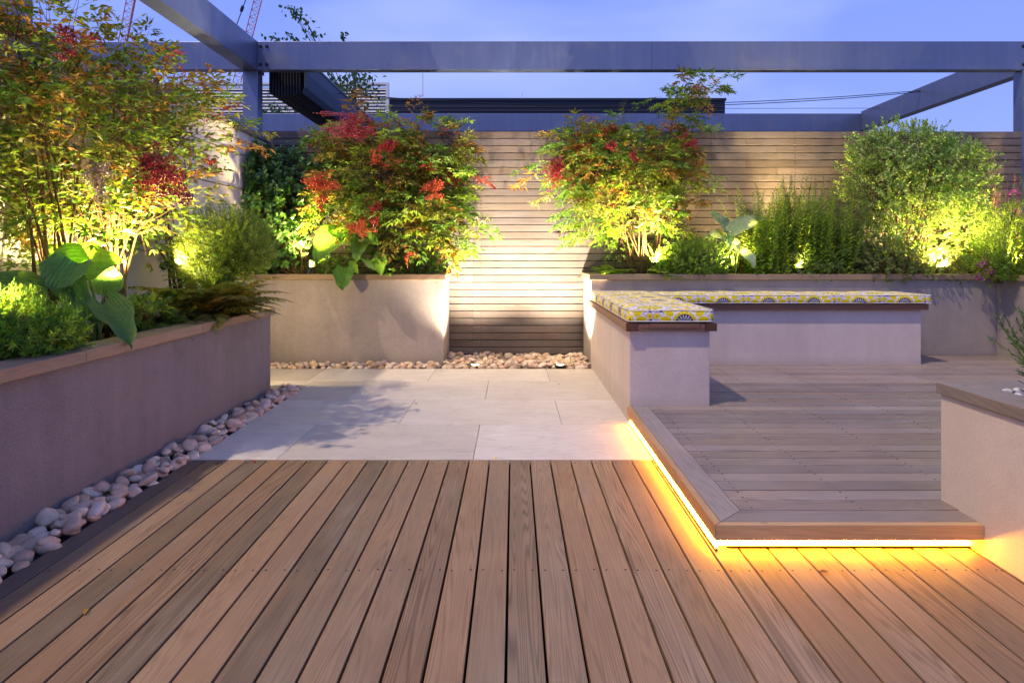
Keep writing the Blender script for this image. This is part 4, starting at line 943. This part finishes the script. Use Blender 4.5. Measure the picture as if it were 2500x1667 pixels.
# ------------------------------------------------------------------ tree beyond the pergola
TR = empty('tree', (-2.6, 11.4, -.07)); tag(TR, 'slender leafy tree behind the pergola with one bare twig poking above the beam', 'tree')
st = MB(); lv = Leaves(); BOUND[0] = 99; BOUND[1] = -99
st.tube(curve((-3.0, 11.4, -.1), (-2.9, 11.4, 4.6), (.25, 0, 0), 8), .06, .02, 8)
def tleaf(c, e, n):
    c = W(*c)
    for _ in range(n):
        q = c + Vector((random.gauss(0, e[0]), random.gauss(0, e[1]), random.gauss(0, e[2]))); lv.add(q, rv() + Vector((0, 0, -.9)), rv() + Vector((0, -.5, .4)), random.uniform(.06, .095), random.uniform(.04, .06), jit((.03, .07, .03)))
for c, e, n in (((840, 200, 11), (.28, .25, .16), 150), ((880, 195, 11), (.16, .2, .12), 70), ((860, 225, 11), (.22, .2, .12), 90), ((690, 245, 10.5), (.22, .2, .12), 40), ((675, 268, 10.5), (.12, .1, .05), 24), ((715, 262, 10.5), (.12, .1, .06), 16),
                ((668, 92, 11), (.11, .1, .04), 22), ((716, 93, 11), (.07, .1, .035), 16), ((838, 88, 11), (.04, .05, .05), 16), ((707, 22, 11), (.07, .06, .05), 18), ((722, 34, 11), (.06, .05, .04), 14), ((745, 50, 11), (.06, .05, .05), 18), ((754, 78, 11), (.06, .05, .05), 14), ((772, 84, 11), (.05, .05, .03), 8), ((727, 42, 11), (.06, .05, .04), 8)):
    tleaf(c, e, n); st.tube(curve((-2.88, 11.4, 3.4), W(*c), (random.uniform(-.1, .1), 0, .12), 6), .010, .003, 5)
st.tube([W(772, 110, 11), W(757, 70, 11), W(745, 50, 11), W(722, 34, 11), W(700, 18, 11)], .010, .004, 5)
lv.build('crown', T_OVATE, M['leaf'], TR); st.build('trunk', M['stem'], TR, smooth=True)
BOUND[0] = 6.075; BOUND[1] = -2.345

# ------------------------------------------------------------------ cobbles
def stone_mesh(seed, sub=3):
    b = bmesh.new(); bmesh.ops.create_icosphere(b, subdivisions=sub, radius=1)
    a1, a2 = random.uniform(.58, .95), random.uniform(.42, .72); ofs = Vector((seed * 3.7, seed * 1.3, seed))
    for v in b.verts:
        k = 1 + .30 * mnoise.noise(v.co * .9 + ofs) + .09 * mnoise.noise(v.co * 2.1 + ofs)
        v.co = Vector((v.co.x * k, v.co.y * a1 * k, v.co.z * a2 * k * (.92 if v.co.z > 0 else 1)))
    me = bpy.data.meshes.new('cobble'); b.to_mesh(me); b.free(); me.polygons.foreach_set('use_smooth', [True] * len(me.polygons)); me.materials.append(M['stone']); return me
SM = [stone_mesh(i) for i in range(12)]; SLO = [stone_mesh(40 + i, 2) for i in range(6)]
def cobbles(spots, label, group):
    for (x, y, z, s) in spots:
        o = bpy.data.objects.new('cobble', random.choice(SM)); COL.objects.link(o); o.location = (x, y, z); o.scale = (s, s, s * random.uniform(.85, 1.1))
        o.rotation_euler = (random.gauss(0, .3), random.gauss(0, .3), random.uniform(0, 6.28)); tag(o, label, 'cobble', group)
def pack(x0, x1, y0, y1, step, s, zbase, layers=2):
    out = []
    for ly in range(layers):
        y = y0 + step * .5; row = 0
        while y < y1 - step * .3:
            n = max(1, int(round((x1 - x0) / (step * 1.12)))); dx = (x1 - x0) / n
            for i in range(n):
                if ly and random.random() < .45: continue
                x = x0 + dx * (i + .5 + (.25 if row % 2 else -.25) * (n > 1)) + random.gauss(0, step * .13); sz = s * random.uniform(.62, 1.3) * (1 if ly == 0 else .92)
                x = min(max(x, x0 + sz * .62), x1 - sz * .42)
                out.append((x, y + random.gauss(0, step * .13), zbase + ly * s * .62 + random.uniform(-.004, .006), sz))
            y += step; row += 1
    return out
strip = pack(-1.70, -1.523, 1.2, 4.70, .058, .037, -.002)
strip = [q for q in strip if not (q[1] > 4.62)]
cobbles(strip, 'smooth rounded cobble in the strip along the long left planter', 'cobbles in the left strip')
row = pack(-2.2, -.64, 5.375, 5.545, .056, .036, .0, 2)
bed = pack(-.61, .66, 5.38, 6.07, .056, .036, .0, 2)
bed = [q for q in bed if not any((q[0] - lx) ** 2 + (q[1] - ly) ** 2 < .058 ** 2 for lx, ly in ((-.33, 5.47), (.40, 5.47)))]
allb = sorted(row + bed, key=lambda q: (q[1] - (.12 if q[2] > .01 else 0)))
quota = max(0, 299 - len(strip))
vis = [q for q in allb if q[0] > -2.0][:quota]; rest = [q for q in allb if q not in vis]
cobbles([q for q in vis if q in row], 'small smooth cobble lying at the foot of the back-left planter', 'cobbles by the back planter')
cobbles([q for q in vis if q in bed], 'small smooth cobble in the lit bed at the foot of the fence', 'cobbles below the fence')
def heap(name, spots, mt, label):
    vv, ff, cc = [], [], []
    b = MB()
    for (x, y, z, s) in spots:
        me = random.choice(SLO); q = Matrix.Rotation(random.uniform(0, 6.28), 3, 'Z') @ Matrix.Rotation(random.gauss(0, .3), 3, 'X')
        b.add([Vector((x, y, z)) + q @ (v.co * s) for v in me.vertices], [tuple(p.vertices) for p in me.polygons], rnd3())
    o = b.build(name, mt, smooth=True); tag(o, label, None, None, 'stuff'); return o
heap('cobbles', rest, M['stone_heap'], 'bed of smaller cobbles at the foot of the fence')
wp = pack(1.632, 2.64, .3, 2.135, .027, .0165, .500, 2); heap('white_pebbles', wp, M['stone_white'], 'white pebbles covering the soil of the near planter')

# ------------------------------------------------------------------ small litter
def fallen(x, y, z, c, L, label):
    lv = Leaves(); a = random.uniform(0, 6.28); lv.add((x, y, z), (math.cos(a), math.sin(a), .08), (0, 0, 1), L, L * .45, c)
    tag(lv.build('fallen_leaf', T_OVATE, M['leaf_soft']), label, 'leaf')
fallen(-.09, 3.03, .004, (.55, .48, .03), .03, 'yellow leaf fallen on the paving next to the deck edge')
fallen(.96, 1.93, .005, (.10, .06, .03), .035, 'brown dry leaf on the deck in front of the glowing step')
fallen(-.62, 4.1, .004, (.30, .14, .04), .03, 'bronze leaflet lying on the middle of the paving')
fallen(.35, 4.7, .004, (.34, .26, .04), .028, 'yellowish leaflet lying on the paving near the bench wall')
fallen(-1.15, 1.7, .005, (.30, .16, .04), .032, 'bronze leaflet on the deck boards near the pebble strip')
fallen(-.02, 3.19, .004, (.12, .07, .05), .012, 'tiny dark leaf scrap on the middle of the paving')
bb = MB(); bb.lathe([(.002, 0), (.005, .002), (.006, .006), (.004, .010)], (-1.205, 2.955, .0), sides=10); tag(bb.build('fallen_berry', M['berry'], smooth=True), 'single red berry dropped on the deck beside the paving', 'berry')
# ------------------------------------------------------------------ lamps
def spot(name, loc, aim, power, color, size=95, blend=.6, rad=.02):
    l = bpy.data.lights.new(name, 'SPOT'); l.energy = power; l.color = color; l.spot_size = R(size); l.spot_blend = blend; l.shadow_soft_size = rad
    o = bpy.data.objects.new(name, l); COL.objects.link(o); o.location = loc
    d = Vector(aim) - Vector(loc); o.rotation_euler = d.to_track_quat('-Z', 'Y').to_euler(); return o
WARM = (1.0, .74, .30); WHITE = (1.0, .84, .60)
def spike_lamp(label, head, aim, power, ground, color=WARM, size=120, rad=.022):
    head = Vector(head); aim = Vector(aim); d = (aim - head).normalized()
    T = empty('garden_spotlight', (head.x, head.y, ground)); tag(T, label, 'spotlight', 'spike spotlights hidden in the planting')
    b = MB(); b.lathe([(.012, -.085), (.024, -.075), (.026, -.01), (.030, 0), (.030, .006), (.026, .006), (.026, -.004)], head, d, 20); b.build('housing', M['dark_metal'], T, smooth=False)
    b = MB(); b.lathe([(.025, -.0035), (.025, -.001)], head, d, 20); b.build('lens', M['lens'], T)
    b = MB(); b.tube([(head.x, head.y, ground - .05), (head.x, head.y, head.z - .03), head - d * .05], .006, sides=8); b.build('spike', M['dark_metal'], T)
    s = spot('spot_light', head + d * .012, aim, power, color, size, .7, rad); s.parent = T; s.matrix_parent_inverse = Matrix.Translation(-Vector(T.location))
PW = 4.4
spike_lamp('spotlight shining up behind the hosta in the left planter', W(285, 690, 3.18), (-1.95, 3.1, 2.0), 52 * PW, .53, size=172)
spike_lamp('spotlight glowing beside the yellow-green bush in the left planter', W(425, 640, 4.0), (-1.5, 4.5, 1.25), 34 * PW, .53, size=172)
spike_lamp('spotlight at the near end of the left planter by the feathery clump', (-1.95, 2.30, .72), (-1.9, 2.5, 2.0), 60 * PW, .53, size=178)
spike_lamp('spotlight between the glossy shrub and the nandina left of the fence', (-1.80, 5.60, .84), (-1.74, 5.80, 1.8), 62 * PW, SZ, size=125)
spike_lamp('spotlight at the foot of the bare nandina canes right of the fence', W(1600, 640, 5.66), (1.14, 5.42, 2.0), 120 * PW, SZ, size=160)
spike_lamp('spotlight behind the upright clump with brown spent spikes', (2.5, 5.88, .84), (2.55, 5.40, 1.6), 260 * PW, SZ, size=125)
spike_lamp('spotlight inside the big variegated shrub', (3.72, 5.86, .86), (3.60, 5.55, 2.0), 165 * PW, SZ, size=150)
spike_lamp('spotlight in the right corner among the purple flower spikes', (4.45, 5.5, .84), (4.38, 5.3, 2.0), 150 * PW, SZ, size=140)
spike_lamp('low spotlight in front of the variegated shrub behind the coping', (3.80, 5.60, .83), (3.56, 5.8, 1.9), 75 * PW, SZ, size=130)
spike_lamp('low spotlight tucked between the thyme mound and the pale hosta', (1.88, 5.62, .83), (1.93, 5.68, 1.6), 20 * PW, SZ, size=130)
spike_lamp('low spotlight at the front of the upright leafy clump', (2.5, 5.56, .84), (2.5, 5.72, 1.6), 13 * PW, SZ, size=120)
spike_lamp('added unseen spotlight at the far end of the left planter, lighting the back planter', (-2.2, 4.38, .80), (-1.2, 5.0, .55), 13 * PW, .53, size=150)  # extra lamp hidden by the bush, added to light the planter face and paving
def ground_lamp(x, y, label, power):
    T = empty('ground_light', (x, y, 0)); tag(T, label, 'ground light', 'ground lights washing the fence')
    b = MB(); b.lathe([(.042, -.04), (.042, .014), (.036, .018), (.034, .014)], (x, y, 0), sides=24); b.build('housing', M['dark_metal'], T)
    b = MB(); b.lathe([(.033, .010), (.033, .015)], (x, y, 0), sides=24); b.build('lens', M['lens_white'], T)
    s = spot('spot_light', (x, y, .085), (x, 6.08, 2.7), power, WHITE, 122, 1.0, .03); s.parent = T; s.matrix_parent_inverse = Matrix.Translation(-Vector(T.location))
ground_lamp(-.33, 5.47, 'round light set in the cobbles below the fence, beside the left planter', 640)
ground_lamp(.40, 5.47, 'round light set in the cobbles below the fence, nearer the bench', 640)

# ------------------------------------------------------------------ sky and sun
SUN_DIR = Vector((.47, .33, -1.0)).normalized()
sun_d = bpy.data.lights.new('sun', 'SUN'); sun_d.energy = 2.8; sun_d.angle = R(1.0); sun_d.color = (1.0, .79, .56)
sun = bpy.data.objects.new('sun', sun_d); COL.objects.link(sun); sun.rotation_euler = SUN_DIR.to_track_quat('-Z', 'Y').to_euler()
w = bpy.data.worlds.new('World'); sc.world = w; w.use_nodes = True; t = NT(w.node_tree); bg = t.n['Background']
sky = t.new('ShaderNodeTexSky', sky_type='NISHITA'); sky.sun_disc = False; sky.sun_elevation = math.asin(-SUN_DIR.z); sky.sun_rotation = math.atan2(-SUN_DIR.x, -SUN_DIR.y)
gen = t.new('ShaderNodeTexCoord').outputs['Generated']; z = t.sep(gen)[2]
cl = t.noise(t.vm('MULTIPLY', gen, (2.0, 2.0, 5)), 1.1, 3.5, .5, .3)
base = t.ramp(z, [(0, (4.1, 5.5, 12.0)), (.2, (3.1, 4.4, 11.4)), (.45, (2.3, 3.5, 10.4)), (1, (1.8, 2.7, 8.6))])
base = t.mix(t.m('MULTIPLY', t.m('MAXIMUM', t.m('SUBTRACT', cl, .43), 0), 2.4), base, (5.9, 7.0, 12.2))
col = t.mix(.93, sky.outputs[0], base)
t.put(bg.inputs[0], col); bg.inputs[1].default_value = .1

# ------------------------------------------------------------------ render settings
sc.view_settings.view_transform = 'Standard'; sc.view_settings.look = 'None'; sc.view_settings.exposure = 0; sc.view_settings.gamma = 1
sc.render.engine = 'CYCLES'; cy = sc.cycles
cy.use_denoising = True
try: cy.denoiser = 'OPENIMAGEDENOISE'
except Exception: pass
cy.max_bounces = 7; cy.diffuse_bounces = 4; cy.glossy_bounces = 3; cy.transmission_bounces = 4; cy.sample_clamp_indirect = 6; cy.caustics_reflective = False; cy.caustics_refractive = False
cy.use_light_tree = True
